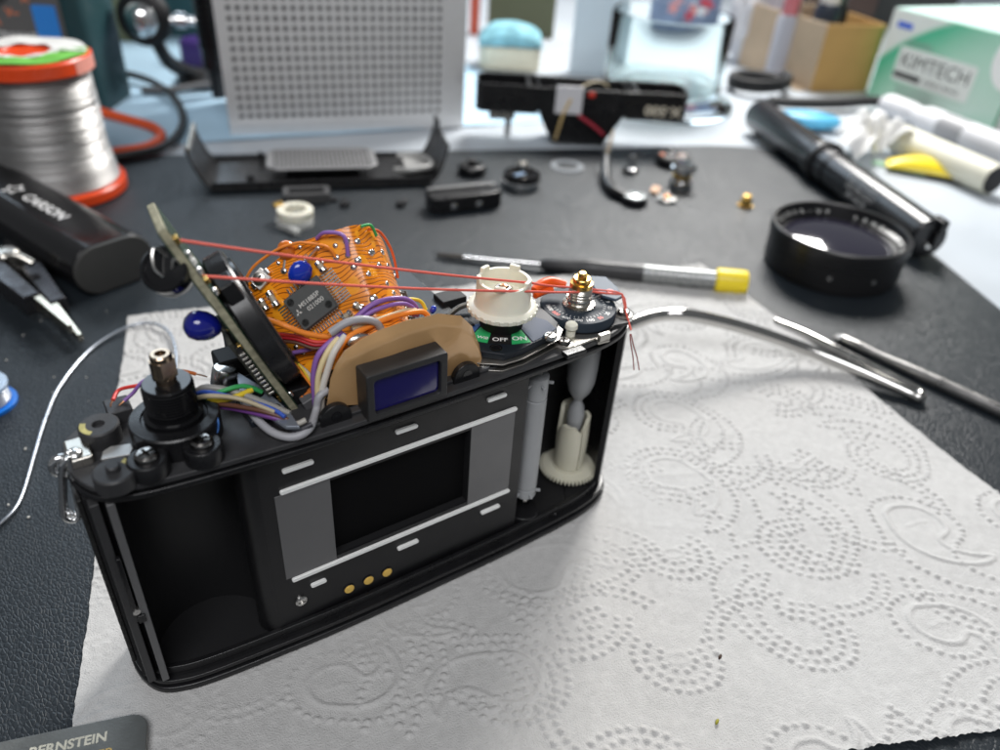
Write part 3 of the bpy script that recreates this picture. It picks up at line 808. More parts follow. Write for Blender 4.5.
# ------------------------------------------------ copper coloured foil shield and the eyepiece
foilm = mat('foil_shield', (.70, .42, .19), .34, metal=.4, var=.15, vscale=90, rvar=.08, bump=.05, bscale=200, coat=1.0)
tops = [aty(*q, 1.0) for q in ((327, 404), (331, 380), (337, 366), (346, 352), (362, 341), (385, 331), (410, 323), (440, 315), (462, 317), (474, 328), (480, 345), (481, 358))]
def foil(u, v):
    i = u*(len(tops)-1); a = int(min(i, len(tops)-2)); q = tops[a].lerp(tops[a+1], i-a)
    # u runs along the outline; bottom mirrors x
    bx = -17.6+(37.4)*u
    z0 = 64.7+ (1.6*math.exp(-((u-.10)/.10)**2)+1.2*math.exp(-((u-.93)/.08)**2))
    x = bx+(q.x-bx)*v; z = z0+(q.z-z0)*v
    y = .9+.25*math.sin(x*.3+z*.25)-.35*math.sin(v*math.pi)*math.sin(u*math.pi)+.10*math.sin(x*.8)*v
    if v > .86: y += (v-.86)*7*min(1, max(0, u-.12)*5, max(0, 1-u)*8)
    return (x, y, z)
MB().sheet(foil, 44, 22, .25).build('foil_shield', foilm, CB, smooth=60)
eye = mat('eyepiece_black', (.022, .022, .023), .42, rvar=.08, bump=.1, bscale=3000)
ex, ez, ew, eh = -0.9, 70.0, 18.8, 11.6
RX = Matrix.Translation((ex, -4.4, ez)) @ Matrix.Rotation(math.radians(90), 4, 'X') @ Matrix.Rotation(math.radians(.6), 4, 'Z')
ey = MB().ring(rrect(ew, eh, .5, 4), rrect(ew-3.4, eh-3.0, .9, 4), -5.2, 0, RX).build('eyepiece_frame', eye, CB, bev=.3)
gl = mat('eyepiece_glass', (.010, .007, .10), .04, coat=1.0, spec=.8)
MB().prism(rrect(ew-3.5, eh-3.1, .9, 4), -2.2, -1.0, RX).build('eyepiece_glass', gl, ey, bev=.2)
for px, py in ((336, 420), (466, 380)):
    A = aty(px, py, -1.0)
    MB().prism([(3.4*math.cos(a), 3.4*math.sin(a)) for a in np.linspace(0, math.pi, 20)]+[(-3.4, -1.6), (3.4, -1.6)], 0, 1.6, Matrix.Translation((A.x, .1, 65.4)) @ Matrix.Rotation(math.pi/2, 4, 'X')).build('finder_ear', black, CB, bev=.25)
    MB().lathe([(1.15, 0), (1.15, .1), (.02, .1)], 20, Matrix.Translation((A.x, -1.52, 66.1)) @ Matrix.Rotation(math.pi/2, 4, 'X')).build('ear_pin', blackg, CB)
# ------------------------------------------------ board seen edge-on on the left, with its black ring block
Pb = aty(303, 419, 9.0); Pt = aty(161, 230, 9.0)
Ld = (Pt-Pb).normalized(); Lb = (Pt-Pb).length
vd = ((Pb+Pt)/2-CAM_LOC).normalized()
Dd = (vd - Ld*vd.dot(Ld)).normalized()
Nn = Ld.cross(Dd).normalized()
if Nn.x < 0: Nn = -Nn
Dd = (Dd + Nn*0.09).normalized(); Nn = (Nn - Dd*Nn.dot(Dd)).normalized()
BM = Matrix.Translation(Pb) @ Matrix((Ld, Dd, Nn)).transposed().to_4x4()
pcb = mat('board_edge', (.34, .32, .22), .6, var=.75, vscale=700, bump=.4, bscale=900)
BD = MB().prism([(0, -1), (6, -2.2), (Lb-6, -1.6), (Lb, 0), (Lb-1, 13), (Lb*.6, 17), (0, 15)], -.7, .7, BM).build('circuit_board', pcb, CB, bev=.15)
mask = mat('solder_mask', (.022, .05, .028), .35)
MB().prism([(.6, -.8), (6, -1.9), (Lb-6, -1.3), (Lb-.7, .3), (Lb-1.6, 12.5), (Lb*.6, 16.5), (.8, 14.5)], -.95, -.72, BM).build('board_face', mask, BD)
MB().prism([(.6, -.8), (6, -1.9), (Lb-6, -1.3), (Lb-.7, .3), (Lb-1.6, 12.5), (Lb*.6, 16.5), (.8, 14.5)], .72, .9, BM).build('board_face', mask, BD)
MB().box((Lb*.36, 4.5, -2.4), (Lb*.30, 11, .9), BM).build('lower_board', mat('lower_board', (.05, .05, .04), .5, var=.5, vscale=500), BD, bev=.2)
hd = MB().box((Lb*.36, -1.4, -1.6), (Lb*.26, 1.6, 1.1), BM).build('pin_header', blackm, BD, bev=.1)
src = None
for i in range(11):
    if src is None: src = MB().box((0, 0, 0), (.55, .7, 1.2)).build('header_pin', nickel, BD, bev=.1); o = src
    else: o = src.copy(); COL.objects.link(o)
    M = BM @ Matrix.Translation((Lb*.245+i*1.15, -2.5, -1.6)); M.translation = M.translation*S; o.matrix_local = M
# rough parts and solder along the visible edge
rng = random.Random(5)
for i in range(30):
    t = rng.uniform(.03, .97)*Lb; s_ = rng.choice((-1, 1))
    M = BM @ Matrix.Translation((t, rng.uniform(-1.2, 2), s_*1.1)); 
    if rng.random() < .55: MB().ball((0, 0, 0), rng.uniform(.4, .8), 8, (1.3, 1, .8), M).build('solder_joint', solder, BD, smooth=80)
    else: MB().box((0, 0, .1*s_), (rng.uniform(1, 2.2), 1.4, .9), M).build('board_component', rng.choice((blackm, whitecer, brass, pcb)), BD, bev=.15)
# ring block
blk = mat('block_black', (.013, .013, .014), .28, rvar=.08)
B0 = BM
t0 = (onp(312, 388, Pb+Nn*4, Dd)-Pb).dot(Ld); t1 = (onp(243, 281, Pb+Nn*4, Dd)-Pb).dot(Ld)
pr_ = [(t0, -3.0), (t0+1.5, -4.0), (t1-1.5, -4.0), (t1, -3.0), (t1, 4), (t0, 4)]
rd = (t1-t0)/2
DM = BM @ Matrix.Translation(((t0+t1)/2, rd-4.6, 0))
MB().lathe([(rd*.55, 1.1), (rd-.5, 1.1), (rd, 1.6), (rd, 5.0), (rd-.5, 5.5), (rd-2.2, 5.5), (rd-2.4, 6.1), (rd*.62, 6.1), (rd*.55, 5.2), (rd*.55, 1.1)], 64, DM, cap=False).build('black_ring', blk, BD, smooth=30)
MB().box(((t0+t1)/2+rd*.86, rd*.2, 3.3), (rd*.35, 5, 3.2), BM).build('ring_lug', blk, BD, bev=.4)
MB().box((t0-1.4, -1.5, 3.4), (3.4, 3.4, 3.0), BM).build('block_foot', mat('foot_grey', (.10, .10, .105), .4), BD, bev=.3)
# round black capacitor hanging from the upper end, blue one below
c0 = aty(167, 271, 10)
cM = Matrix.Translation(c0) @ axes((CAM_LOC-c0).normalized()+Vector((-.5, .0, .4))).to_4x4()
cp = MB().lathe([(.02, -2.2), (3.6, -2.2), (4.1, -1.8), (4.1, 1.5), (3.8, 1.9), (3.2, 1.9), (3.1, 1.6), (.02, 1.6)], 36, cM).build('can_capacitor', blackg, BD)
MB().lathe([(4.15, -2.3), (4.35, -2.1), (4.35, -1.5), (4.15, -1.4)], 36, cM, cap=False).build('can_rim', whitecer, BD)
MB().tube([c0+cM.to_3x3() @ Vector((-.4, -1.2, 1.7)), c0+cM.to_3x3() @ Vector((-.8, .5, 3.2)), c0+cM.to_3x3() @ Vector((.6, 3.4, 3.0)), BM @ Vector((Lb*.80, 0, -.9))], .26, 6, k=4).build('capacitor_lead', tin, BD)
MB().tube([c0+cM.to_3x3() @ Vector((1.6, -.4, 1.7)), c0+cM.to_3x3() @ Vector((3.0, .5, 2.4)), BM @ Vector((Lb*.72, 0, -.9))], .26, 6, k=4).build('capacitor_lead', tin, BD)
bc0 = aty(184, 324, 11); bc1 = aty(222, 328, 11)
bead(bc0, bc1, 2.9, mat('capacitor_navy', (.008, .012, .22), .08, coat=.8), 'blue_capacitor', BD, prof=[(.02, 0), (.5, .04), (.86, .16), (1, .34), (.97, .55), (.78, .76), (.45, .93), (.02, 1)])
for e in (0, 2.4):
    MB().tube([bc1-Vector((.3, 0, 0)), bc1+Vector((3+e, 0, -1.5-e)), BM @ Vector((Lb*.43-e, -1, -1.0))], .3, 6, k=4).build('capacitor_lead', tin, BD)
# ------------------------------------------------ bracket and bundle between rewind shaft and board
brk = mat('bracket_grey', (.30, .33, .38), .36, metal=.6, rvar=.1)
bo = [at(*q, 68) for q in ((236, 372), (262, 388), (290, 413), (300, 428), (286, 428), (262, 412), (240, 395))]
MB().prism([(q.x, q.y) for q in bo][::-1], 67.6, 68.4).build('bracket', brk, CB, bev=.15)
A = at(258, 394, 68.5); MB().prism(circ(1.2, 16, (A.x, A.y)), 68.3, 68.55).build('bracket_hole', blackg, CB)
A = at(276, 407, 68.5); MB().prism(circ(1.0, 16, (A.x, A.y)), 68.3, 68.55).build('bracket_hole', blackg, CB)
A = at(221, 372, 69)
MB().lathe([(2.6, 0), (2.6, 3.4), (2.2, 4.0), (.02, 4.2)], 24, Matrix.Translation((A.x, A.y, 66)) @ Matrix.Rotation(.25, 4, 'Y')).build('pivot_cap', steel, CB)
MB().box((A.x+3.5, A.y+4, 68), (7, 6, 5)).build('pivot_housing', blackm, CB, bev=.5)
A = at(236, 345, 66); MB().box((A.x+5, A.y+4, 68), (12, 7, 14)).build('front_housing', blackm, CB, bev=.6)
wire('loom_wire', zp((186, 400, 67), (197, 391, 70), (208, 387.5, 71), (235, 392, 70), (262, 402, 69), (290, 414, 68)), .7, (.30, .29, .27), CB)
wire('loom_wire', zp((187, 403, 67), (208, 401.5, 69), (232, 398, 70), (252, 390, 70)), .6, YELLOW, CB)
wire('loom_wire', zp((188, 396, 68), (205, 392, 71), (228, 396, 71), (268, 407, 70), (285, 417, 69)), .45, BLUE, CB)
wire('loom_wire', zp((200, 400, 69), (223, 391, 71), (244, 386, 71), (262, 392, 69)), .5, GREEN, CB)
wire('loom_wire', zp((190, 400, 69), (210, 396, 72), (240, 399, 71), (275, 412, 69.5)), .5, (.45, .38, .25), CB)
wire('loom_wire', zp((192, 404, 67), (220, 404, 69), (262, 411, 69.5), (288, 420, 68)), .5, BROWN, CB)
wire('loom_wire', zp((195, 405, 67), (230, 408, 68), (270, 417, 68.5), (295, 424, 67)), .5, (.16, .05, .24), CB)
wire('loom_wire', zp((184, 398, 68), (181, 392, 72), (186, 386, 73)), .45, ORANGE, CB)
# loose cut ends behind the rewind shaft
def cut(pts, col, r=.38):
    wire('cut_wire', pts, r, col, CB)
    a, b = pts[-2], pts[-1]; d_ = (b-a).normalized()
    MB().tube([b-d_*.3, b+d_*1.2, b+d_*2.0+Vector((.2, .1, -.3))], .16, 5).build('bare_strands', mat('copper', (.75, .36, .18), .3, metal=1), CB)
cut(zp((147, 384, 70), (135, 386, 70), (119, 390, 69), (113, 400, 69)), RED)
cut(zp((147, 379, 71), (141, 383, 71), (133, 393, 69), (124, 401, 68)), PURPLE)
cut(zp((170, 372, 72), (182, 371, 72), (196, 374, 71)), (.70, .18, .04))
cut(zp((172, 378, 71), (178, 380, 70.5), (181, 381, 70)), (.05, .05, .06), .3)
# ------------------------------------------------ rewind shaft and the screwed collar
rx, ry = -44.4, 10.0
rw = MB().lathe([(8.4, 64.4), (8.4, 69.2), (8.1, 69.5), (6.2, 69.6), (6.0, 69.2), (5.4, 69.2)], 48, Matrix.Translation((rx, ry, 0))).build('rewind_collar', black, CB)
prof = [(5.5, 69.0), (5.5, 70.2), (4.7, 70.4), (4.7, 71.8)]
for i in range(8): prof += [(4.75, 71.9+i*.64), (4.75, 72.0+i*.64), (4.25, 72.3+i*.64)]
prof += [(4.6, 77.1), (4.3, 77.5), (2.7, 77.5)]
MB().lathe(prof, 40, Matrix.Translation((rx, ry, 0))).build('threaded_sleeve', blackg, rw, smooth=30)
bronze = mat('bronze_shaft', (.40, .31, .23), .25, metal=1, rvar=.1, var=.2)
sh = MB().lathe([(1.9, 77.4), (1.9, 78.6), (2.0, 78.7)], 24, Matrix.Translation((rx, ry, 0)))
sh.prism([(2.3*math.cos(math.radians(a)), max(-1.6, min(1.6, 2.3*math.sin(math.radians(a))))) for a in range(0, 360, 15)], 78.6, 82.6, Matrix.Translation((rx, ry, 0)) @ Matrix.Rotation(.5, 4, 'Z'))
SH = sh.build('rewind_shaft', bronze, rw, bev=.15)
MB().lathe([(2.0, 82.6), (2.0, 83.5), (1.7, 83.8), (1.05, 83.8), (1.0, 82.8), (.02, 82.8)], 24, Matrix.Translation((rx, ry, 0))).build('shaft_tip', bronze, rw)
for px, py in ((146, 455), (201.5, 441)):
    A = at(px, py, 68.6)
    MB().lathe([(3.7, 64.4), (3.7, 67.6), (3.4, 68.0), (.02, 68.0)], 28, Matrix.Translation((A.x, A.y, 0))).build('screw_boss', black, rw, bev=.2)
    MB().box((0, 0, 66.0), (7.0, 5.2, 3.2), Matrix.Translation(((A.x*1.3+rx*.7)/2, (A.y*1.3+ry*.7)/2, 0)) @ Matrix.Rotation(math.atan2(ry-A.y, rx-A.x), 4, 'Z')).build('boss_arm', black, rw, bev=.4)
    screw(Matrix.Translation((A.x, A.y, 68.0)) @ Matrix.Rotation(random.uniform(0, 1), 4, 'Z'), 2.2, rw, mat('dark_screw', (.22, .21, .20), .22, metal=1, rvar=.08))
MB().box((rx-7.4, ry-3.8, 68.6), (1.6, 2.4, 1.6)).build('collar_notch', blackm, rw, bev=.2)
wire('thin_blue_wire', zp((214, 410, 69), (218, 420, 69), (218, 430, 67), (213, 438, 66)), .18, (.06, .18, .5), CB)
# pillars, plate, strap lug with split ring
pe = mat('pillar_top', (.10, .098, .075), .5, var=.7, vscale=500)
for px, py, zt, pin in ((98, 424, 68.2, 0), (113.5, 470, 67.6, 1)):
    A = at(px, py, zt)
    pl = MB().lathe([(3.7, 64.3), (3.7, zt-.3), (3.4, zt), (1.2, zt), (1.1, zt-1.0), (.02, zt-1.0)] if not pin else [(3.7, 64.3), (3.7, zt-.3), (3.4, zt), (1.25, zt), (1.25, zt+1.0), (1.0, zt+1.2), (.02, zt+1.2)], 32, Matrix.Translation((A.x, A.y, 0))).build('cover_pillar', topal, CB)
    MB().lathe([(3.35, zt-.05), (3.3, zt+.05), (2.3, zt+.05), (2.2, zt-.05)], 32, Matrix.Translation((A.x, A.y, 0)), 150+190*pin, 235+170*pin, cap=False).build('paint_trace', mat('paint_trace', (.42, .38, .14), .6, var=.6, vscale=900), pl)
A = at(98, 424, 66); MB().box((A.x+4.4, A.y+2.6, 65.9), (4.6, 5.4, 3.2), None).build('pillar_rib', topal, CB, bev=.3)
q_ = [at(*q, 65.6) for q in ((103, 452), (111, 447), (131, 444), (133, 449), (130, 455), (101, 460))]
MB().prism([(q.x, q.y) for q in q_][::-1], 65.2, 65.8).build('ground_tab', mat('tab_silver', (.50, .50, .49), .45, metal=.7, rvar=.1, var=.12), CB, bev=.12)
A = at(80, 450, 64)
lug = MB().box((-61.8, 12.5, 65.3), (4.2, 7, 2.2)).build('strap_lug', nickel, CB, bev=.5)
MB().ball((-62.5, 11.0, 66.2), 1.5, 8, (1, 1.2, .8)).build('lug_solder', solder, lug, smooth=80)
mb = MB(); L0 = aty(67, 452, 11)
mb.tube([Vector((-65.0, 11, 65.0))+Vector((-1.7*math.sin(a), 0, 1.9*math.cos(a)-.4)) for a in np.linspace(0, 2*math.pi, 25)[:-1]], .8, 10, closed=True)
mb.build('lug_eyelet', chrome, lug, smooth=80)
rp = [aty(px, py, 9.5) for px, py in ((67, 459), (62, 468), (62, 490), (63, 513), (68, 520), (76, 519), (79, 511), (74, 485), (70, 464))]
MB().tube(rp, .62, 10, closed=True, k=5).build('split_ring', chrome, CB, smooth=80)
rp2 = [q+Vector((.55, 1.5, .1)) for q in rp]
MB().tube(rp2, .62, 10, closed=True, k=5).build('split_ring', chrome, CB, smooth=80)
# ------------------------------------------------ right end: advance module with white drum and speed dial
dxc, dyc = 31.6, 9.8
mo1 = [(19.5, 0.3), (24, -2.6), (30, -2.7), (42, -.2), (45.6, 3), (46.2, 10), (45, 20), (38, 25), (24, 23), (17.5, 14), (17.5, 4)]
bi = mat('sheet_steel', (.50, .48, .44), .38, metal=1, rvar=.08)
MB().prism(mo1, 64.4, 64.9).build('base_sheet', bi, CB, bev=.12)
ins1 = [(21.5, 1.6), (25, -1.6), (30, -1.6), (41.5, .6), (44.6, 4), (45.2, 10), (44, 19), (37.5, 23.5), (25, 22), (19, 13.5), (19, 5)]
MB().prism(ins1, 64.9, 66.3).build('module_lower', black, CB, bev=.3)
MB().prism(mo1[:], 66.3, 66.65).build('middle_sheet', bi, CB, bev=.1)
mu_ = MB().prism(ins1, 66.65, 68.5).build('module_upper', mat('module_black', (.012, .016, .022), .45, spec=.35), CB, bev=.35)
def pol(px, py, z=68.6):
    q = at(px, py, z); return math.degrees(math.atan2(q.y-dyc, q.x-dxc)), math.hypot(q.x-dxc, q.y-dyc)
def sector(a0, a1, r0, r1, z, m, name):
    n = 10; pts = [(dxc+r1*math.cos(math.radians(a0+(a1-a0)*i/n)), dyc+r1*math.sin(math.radians(a0+(a1-a0)*i/n))) for i in range(n+1)]
    pts += [(dxc+r0*math.cos(math.radians(a1+(a0-a1)*i/n)), dyc+r0*math.sin(math.radians(a1+(a0-a1)*i/n))) for i in range(n+1)]
    return MB().prism(pts, z, z+.12).build(name, m, mu_)
def field(pxs, m, name, z=68.5):
    pts = [at(*q, z) for q in pxs]; pts = [(q.x, q.y) for q in pts]
    a_ = sum(pts[i-1][0]*pts[i][1]-pts[i][0]*pts[i-1][1] for i in range(len(pts)))
    return MB().prism(pts if a_ > 0 else pts[::-1], z, z+.14).build(name, m, mu_)
field(((474, 334), (484, 324), (492, 331), (487.4, 343.2), (478, 341.6)), greenp, 'green_field')
field(((493, 331), (509, 331), (511, 344.6), (488, 343.3)), mat('label_black', (.015, .014, .014), .5, spec=.3), 'black_field')
field(((511, 327), (518.5, 327), (531, 342.6), (511.8, 344.6)), greenp, 'green_field')
field(((519.5, 327), (534, 317), (547, 321), (556, 329), (545, 336), (533, 342)), mat('label_navy', (.02, .04, .085), .5, spec=.3), 'navy_field')
field(((464, 333), (472, 325), (482, 324), (473, 334)), mat('label_blue', (.03, .10, .32), .5), 'blue_field')
def lab(px, py, s, size, tilt=0):
    q = at(px, py, 68.67)
    text('label_print', s, size, whitep, mu_, Matrix.Translation(q) @ Matrix.Rotation(VR+.07+tilt, 4, 'Z'), .01, bold=.02)
lab(500, 339.6, 'OFF', 2.1); lab(519.5, 338.5, 'ON', 2.3, .1); lab(482.5, 337.5, 'Will', 1.6, -.25)
for q in ((550, 336), (483.5, 364), (497, 347)):
    zq = {550: 68.5, 483.5: 64.9, 497: 68.5}[q[0]]
    A = at(*q, zq+.5)
    if q[0] == 497: MB().lathe([(1.5, 0), (1.5, .1), (1.1, .1), (1.0, .02), (.02, .02)], 24, Matrix.Translation((A.x, A.y+.4, zq))).build('countersink', blackg, mu_)
    else: screw(Matrix.Translation((A.x, A.y, zq)) @ Matrix.Rotation(.4, 4, 'Z'), 1.7, CB, steel)
for q in ((491.5, 329), (508.5, 329)):
    A = at(*q, 69.2); MB().box((A.x, A.y, 69.0), (1.1, 1.1, 1.0)).build('contact_spring', mat('copper', (.75, .36, .18), .3, metal=1), mu_, bev=.15)
MB().lathe([(5.2, 68.5), (5.2, 72.6), (4, 72.6)], 36, Matrix.Translation((dxc, dyc, 0))).build('drum_base', blackm, CB)
dr_ = MB().lathe([(5, 72.6), (8.0, 72.7), (8.2, 73.0), (8.2, 73.9), (7.9, 74.2), (6.9, 74.5), (6.6, 75.1), (6.4, 80.4), (6.35, 80.7), (5.6, 80.7), (5.5, 80.2), (5.4, 76.6), (.8, 76.4)], 56, Matrix.Translation((dxc, dyc, 0))).build('white_drum', cream, CB, smooth=30)
for a0 in (20, 95, 150, 215, 290):
    n = 6; a1 = a0+24
    o_ = [(6.55*math.cos(math.radians(a0+(a1-a0)*i/n)), 6.55*math.sin(math.radians(a0+(a1-a0)*i/n))) for i in range(n+1)]+[(5.5*math.cos(math.radians(a1+(a0-a1)*i/n)), 5.5*math.sin(math.radians(a1+(a0-a1)*i/n))) for i in range(n+1)]
    MB().prism(o_, 80.5, 81.8, Matrix.Translation((dxc, dyc, 0))).build('drum_tab', cream, dr_, bev=.2)
for i in range(26):
    a = i*360/26
    MB().box((8.25, 0, 73.45), (.5, 1.0, 1.0), Matrix.Translation((dxc, dyc, 0)) @ Matrix.Rotation(math.radians(a), 4, 'Z')).build('drum_tooth', cream, dr_, bev=.15)
MB().lathe([(2.2, 76.5), (2.2, 78.4), (1.7, 78.8), (1.2, 78.8), (1.1, 78.2), (.02, 78.2)], 24, Matrix.Translation((dxc, dyc, 0))).build('drum_bushing', steel, dr_)
MB().lathe([(.85, 78.1), (.85, 79.2), (.02, 79.5)], 16, Matrix.Translation((dxc, dyc, 0))).build('drum_pin', mat('copper', (.75, .36, .18), .3, metal=1), dr_)
# speed dial
bx_, by_ = 55.4, 9.6
dial_m = mat('dial_blue_black', (.025, .036, .050), .55, spec=.3)
dd_ = MB().lathe([(9.2, 64.8), (9.9, 65.3), (9.9, 67.3), (9.6, 67.8), (3, 67.8)], 56, Matrix.Translation((bx_, by_, 0))).build('speed_dial', dial_m, CB)
MB().lathe([(10.4, 64.4), (10.4, 65.2), (9, 65.2)], 48, Matrix.Translation((bx_, by_, 0))).build('dial_seat', black, CB)
nums = ['1600', '800', '400', '200', '100', '50', '25', '12', '6', '3', '1', 'B']
for i, s_ in enumerate(nums):
    a = 165+i*22
    M = Matrix.Translation((bx_+8.1*math.cos(math.radians(a)), by_+8.1*math.sin(math.radians(a)), 67.83)) @ Matrix.Rotation(math.radians(a+90), 4, 'Z')
    text('dial_print', s_, 1.55, redp if i % 4 == 1 else whitep, dd_, M, .01, bold=.02)
src = None
for i in range(30):
    a = 160+i*9
    o = MB().box((0, 0, 0), (.7, .14, .03)).build('dial_tick', whitep, dd_) if src is None else src.copy()
    if src is None: src = o
    else: COL.objects.link(o)
    o.matrix_local = Matrix.Translation(Vector((bx_+6.7*math.cos(math.radians(a)), by_+6.7*math.sin(math.radians(a)), 67.83))*S) @ Matrix.Rotation(math.radians(a), 4, 'Z')
prof = [(4.2, 67.8), (4.2, 68.2), (3.0, 68.4)]
for i in range(5): prof += [(3.0, 68.5+i*.8), (2.55, 68.8+i*.8), (3.0, 69.1+i*.8)]
MB().lathe(prof+[(2.4, 72.9), (2.4, 73.2)], 32, Matrix.Translation((bx_, by_, 0))).build('dial_spring', nickel, dd_, smooth=60)
MB().lathe([(2.9, 73.0), (2.9, 74.2), (2.3, 74.3), (2.3, 75.3), (2.1, 75.5), (.02, 75.5)], 24, Matrix.Translation((bx_, by_, 0))).build('brass_nut', brass, dd_)
MB().lathe([(1.3, 75.4), (1.3, 76.6), (.9, 76.9), (.02, 76.9)], 6, Matrix.Translation((bx_, by_, 0))).build('brass_stud', brass, dd_)
MB().tube([Vector((bx_+3.3*math.cos(a), by_+3.3*math.sin(a), 68.9+.25*a)) for a in np.linspace(0, 5.2, 30)]+[Vector((bx_+5.5, by_-1.8, 70.0))], .25, 6).build('spring_wire', steel, dd_)
lv = [at(*q, 69.0) for q in ((588, 276), (606, 277), (618, 288), (622, 297), (616, 300), (602, 296), (594, 288))]
MB().prism([(q.x, q.y) for q in lv][::-1], 68.4, 69.2).build('advance_lever', mat('lever_blue', (.06, .09, .13), .5, spec=.3), CB, bev=.25)
A = at(610, 291, 69.3); MB().prism(circ(1.0, 16, (A.x, A.y)), 69.15, 69.35).build('lever_mark', redp, CB)
og = mat('orange_plastic', (.85, .10, .01), .35, sss=.1)
MB().tube(zp((534, 291, 71), (541, 285, 71.5), (552, 282, 71.5), (566, 285, 71)), [1.1, 1.4, 1.4, 1.0], 12, k=4).build('orange_sleeve', og, CB, smooth=80)
MB().tube(zp((535, 296, 70), (545, 291, 70), (553, 290, 70)), [.8, 1.0, .8], 10, k=4).build('orange_sleeve', og, CB, smooth=80)
A = at(571, 330, 66.5)
MB().lathe([(1.2, 64.4), (1.2, 66.4), (.9, 66.6), (1.6, 67.2), (1.5, 68.2), (.9, 68.8), (.02, 69)], 20, Matrix.Translation((A.x, A.y, 0))).build('white_post', cream, CB)
for q in ((564, 341), (623.5, 312)):
    A = at(*q, 66.0)
    MB().lathe([(2.6, 64.4), (2.6, 65.4), (2.2, 65.6)], 24, Matrix.Translation((A.x, A.y, 0))).build('screw_washer', bi, CB)
    screw(Matrix.Translation((A.x, A.y, 65.6)) @ Matrix.Rotation(.9, 4, 'Z'), 1.7, CB, mat('dark_screw', (.22, .21, .20), .22, metal=1))
lk = [at(*q, 65.4) for q in ((566, 334), (584, 333), (604, 326), (610, 329), (610, 339), (598, 342), (596, 337), (580, 343), (567, 349), (558, 346))]
MB().prism([(q.x, q.y) for q in lk][::-1], 64.5, 65.1).build('stop_lever', bi, CB, bev=.12)
A = at(604, 336, 66.2); MB().box((A.x, A.y, 66.0), (3.4, 1.2, 2.0), None).build('stop_hook', bi, CB, bev=.2)
A = at(584, 352, 65.2); MB().box((A.x-2, A.y+1.3, 65.0), (6, 2.4, 1.2)).build('rear_block', black, CB, bev=.3)
rb = [at(*q, 65.2) for q in ((606, 318), (622, 302), (634, 312), (632, 322), (612, 326))]
MB().prism([(q.x, q.y) for q in rb][::-1], 64.4, 65.3).build('end_bracket', topal, CB, bev=.2)
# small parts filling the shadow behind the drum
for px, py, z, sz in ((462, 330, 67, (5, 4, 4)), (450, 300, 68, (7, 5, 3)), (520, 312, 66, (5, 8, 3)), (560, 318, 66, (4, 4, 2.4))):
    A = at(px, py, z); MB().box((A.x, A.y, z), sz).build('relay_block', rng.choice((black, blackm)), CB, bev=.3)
MB().tube(zp((448, 316, 69), (460, 307, 70), (474, 303, 70.5)), .7, 8, k=4).build('ground_strap', nickel, CB)
# red cotton threads
thr = mat('red_thread', (.85, .16, .12), .8, bump=.5, bscale=6000)
def zz(px, py, x):   # a point on the view line of that pixel at a chosen x
    d_ = ray(px, py); return CAM_LOC + d_*((x-CAM_LOC.x)/d_.x)
T0 = BM @ Vector((Lb*.95, 0, .8)); T1 = BM @ Vector((Lb*.79, 0, .8))
drum_l = Vector((dxc-5.2, dyc-4.2, 79.6))
def sag(a, b, d_, n=14): return [a.lerp(b, i/n)+Vector((0, 0, -4*d_*(i/n)*(1-i/n))) for i in range(n+1)]
e1 = aty(532, 283, 6.0); e2 = aty(532, 291.5, 3.6); f1 = at(567, 287, 73.4); f2 = at(594, 291.7, 70.5); g1 = at(622, 294, 70.2); h1 = at(625, 309, 67)
MB().tube(sag(T0, e1, .6)+sag(e1, f1, .2)[1:], .28, 6).build('red_thread', thr, CB)
MB().tube(sag(T1, e2, .6)+sag(e2, f2, .2)[1:]+sag(f2, g1, .2)[1:]+[h1, at(631, 330, 64)], .28, 6).build('red_thread', thr, CB)
MB().tube([f1, at(600, 290, 71), g1, h1+Vector((.4, 0, 0))], .22, 6, k=3).build('red_thread', thr, CB)
for dx in (0, 4):
    MB().tube([at(630+dx*.3, 334, 64), at(631+dx*.6, 345, 61), at(633+dx, 357, 57), at(634+dx*1.3, 370, 53.5)], .16, 5, k=4).build('thread_end', mat('thread_dark', (.30, .06, .05), .8), CB)
# ================================================================ tools lying around the camera
def face(px, py, z=0): q = at(px, py, z); return (q.x, q.y, z)
# steel strip with maker's lettering, bottom left
P = Vector((-68.0, -1.0, 0)); ang = math.radians(-17)
R_ = thing('steel_rule', 'brushed steel rule with rounded end and worn lettering at the bottom left corner', 'ruler', (-67.5, -11.5, 1.75), ang, rot=(0, 0, ang))
brushed = mat('brushed_steel', (.30, .30, .285), .42, metal=1, var=.15, vscale=60, rvar=.12, bump=.08, bscale=1800)
o2 = [(-140, 9.5), (-140, -11)]+[(-4+4*math.cos(a), -7+4*math.sin(a)) for a in np.linspace(-math.pi/2, 0, 7)]+[(-4+4*math.cos(a), 5.5+4*math.sin(a)) for a in np.linspace(0, math.pi/2, 7)]
rb_ = MB().prism(o2, 0, .9).build('blade', brushed, R_, bev=.12)
lt = mat('etched_print', (.62, .60, .50), .6, var=.3, vscale=900)
text('lettering', 'BERNSTEIN', 3.0, lt, R_, Matrix.Translation((-15.5, 5.4, .92)), .01, stretch=1.0, bold=.03)
text('lettering', 'CHROM-NICKEL-SUPER', 2.6, mat('etched_gold', (.55, .40, .14), .5), R_, Matrix.Translation((-22, 1.6, .92)), .01, stretch=1.15, bold=.02)
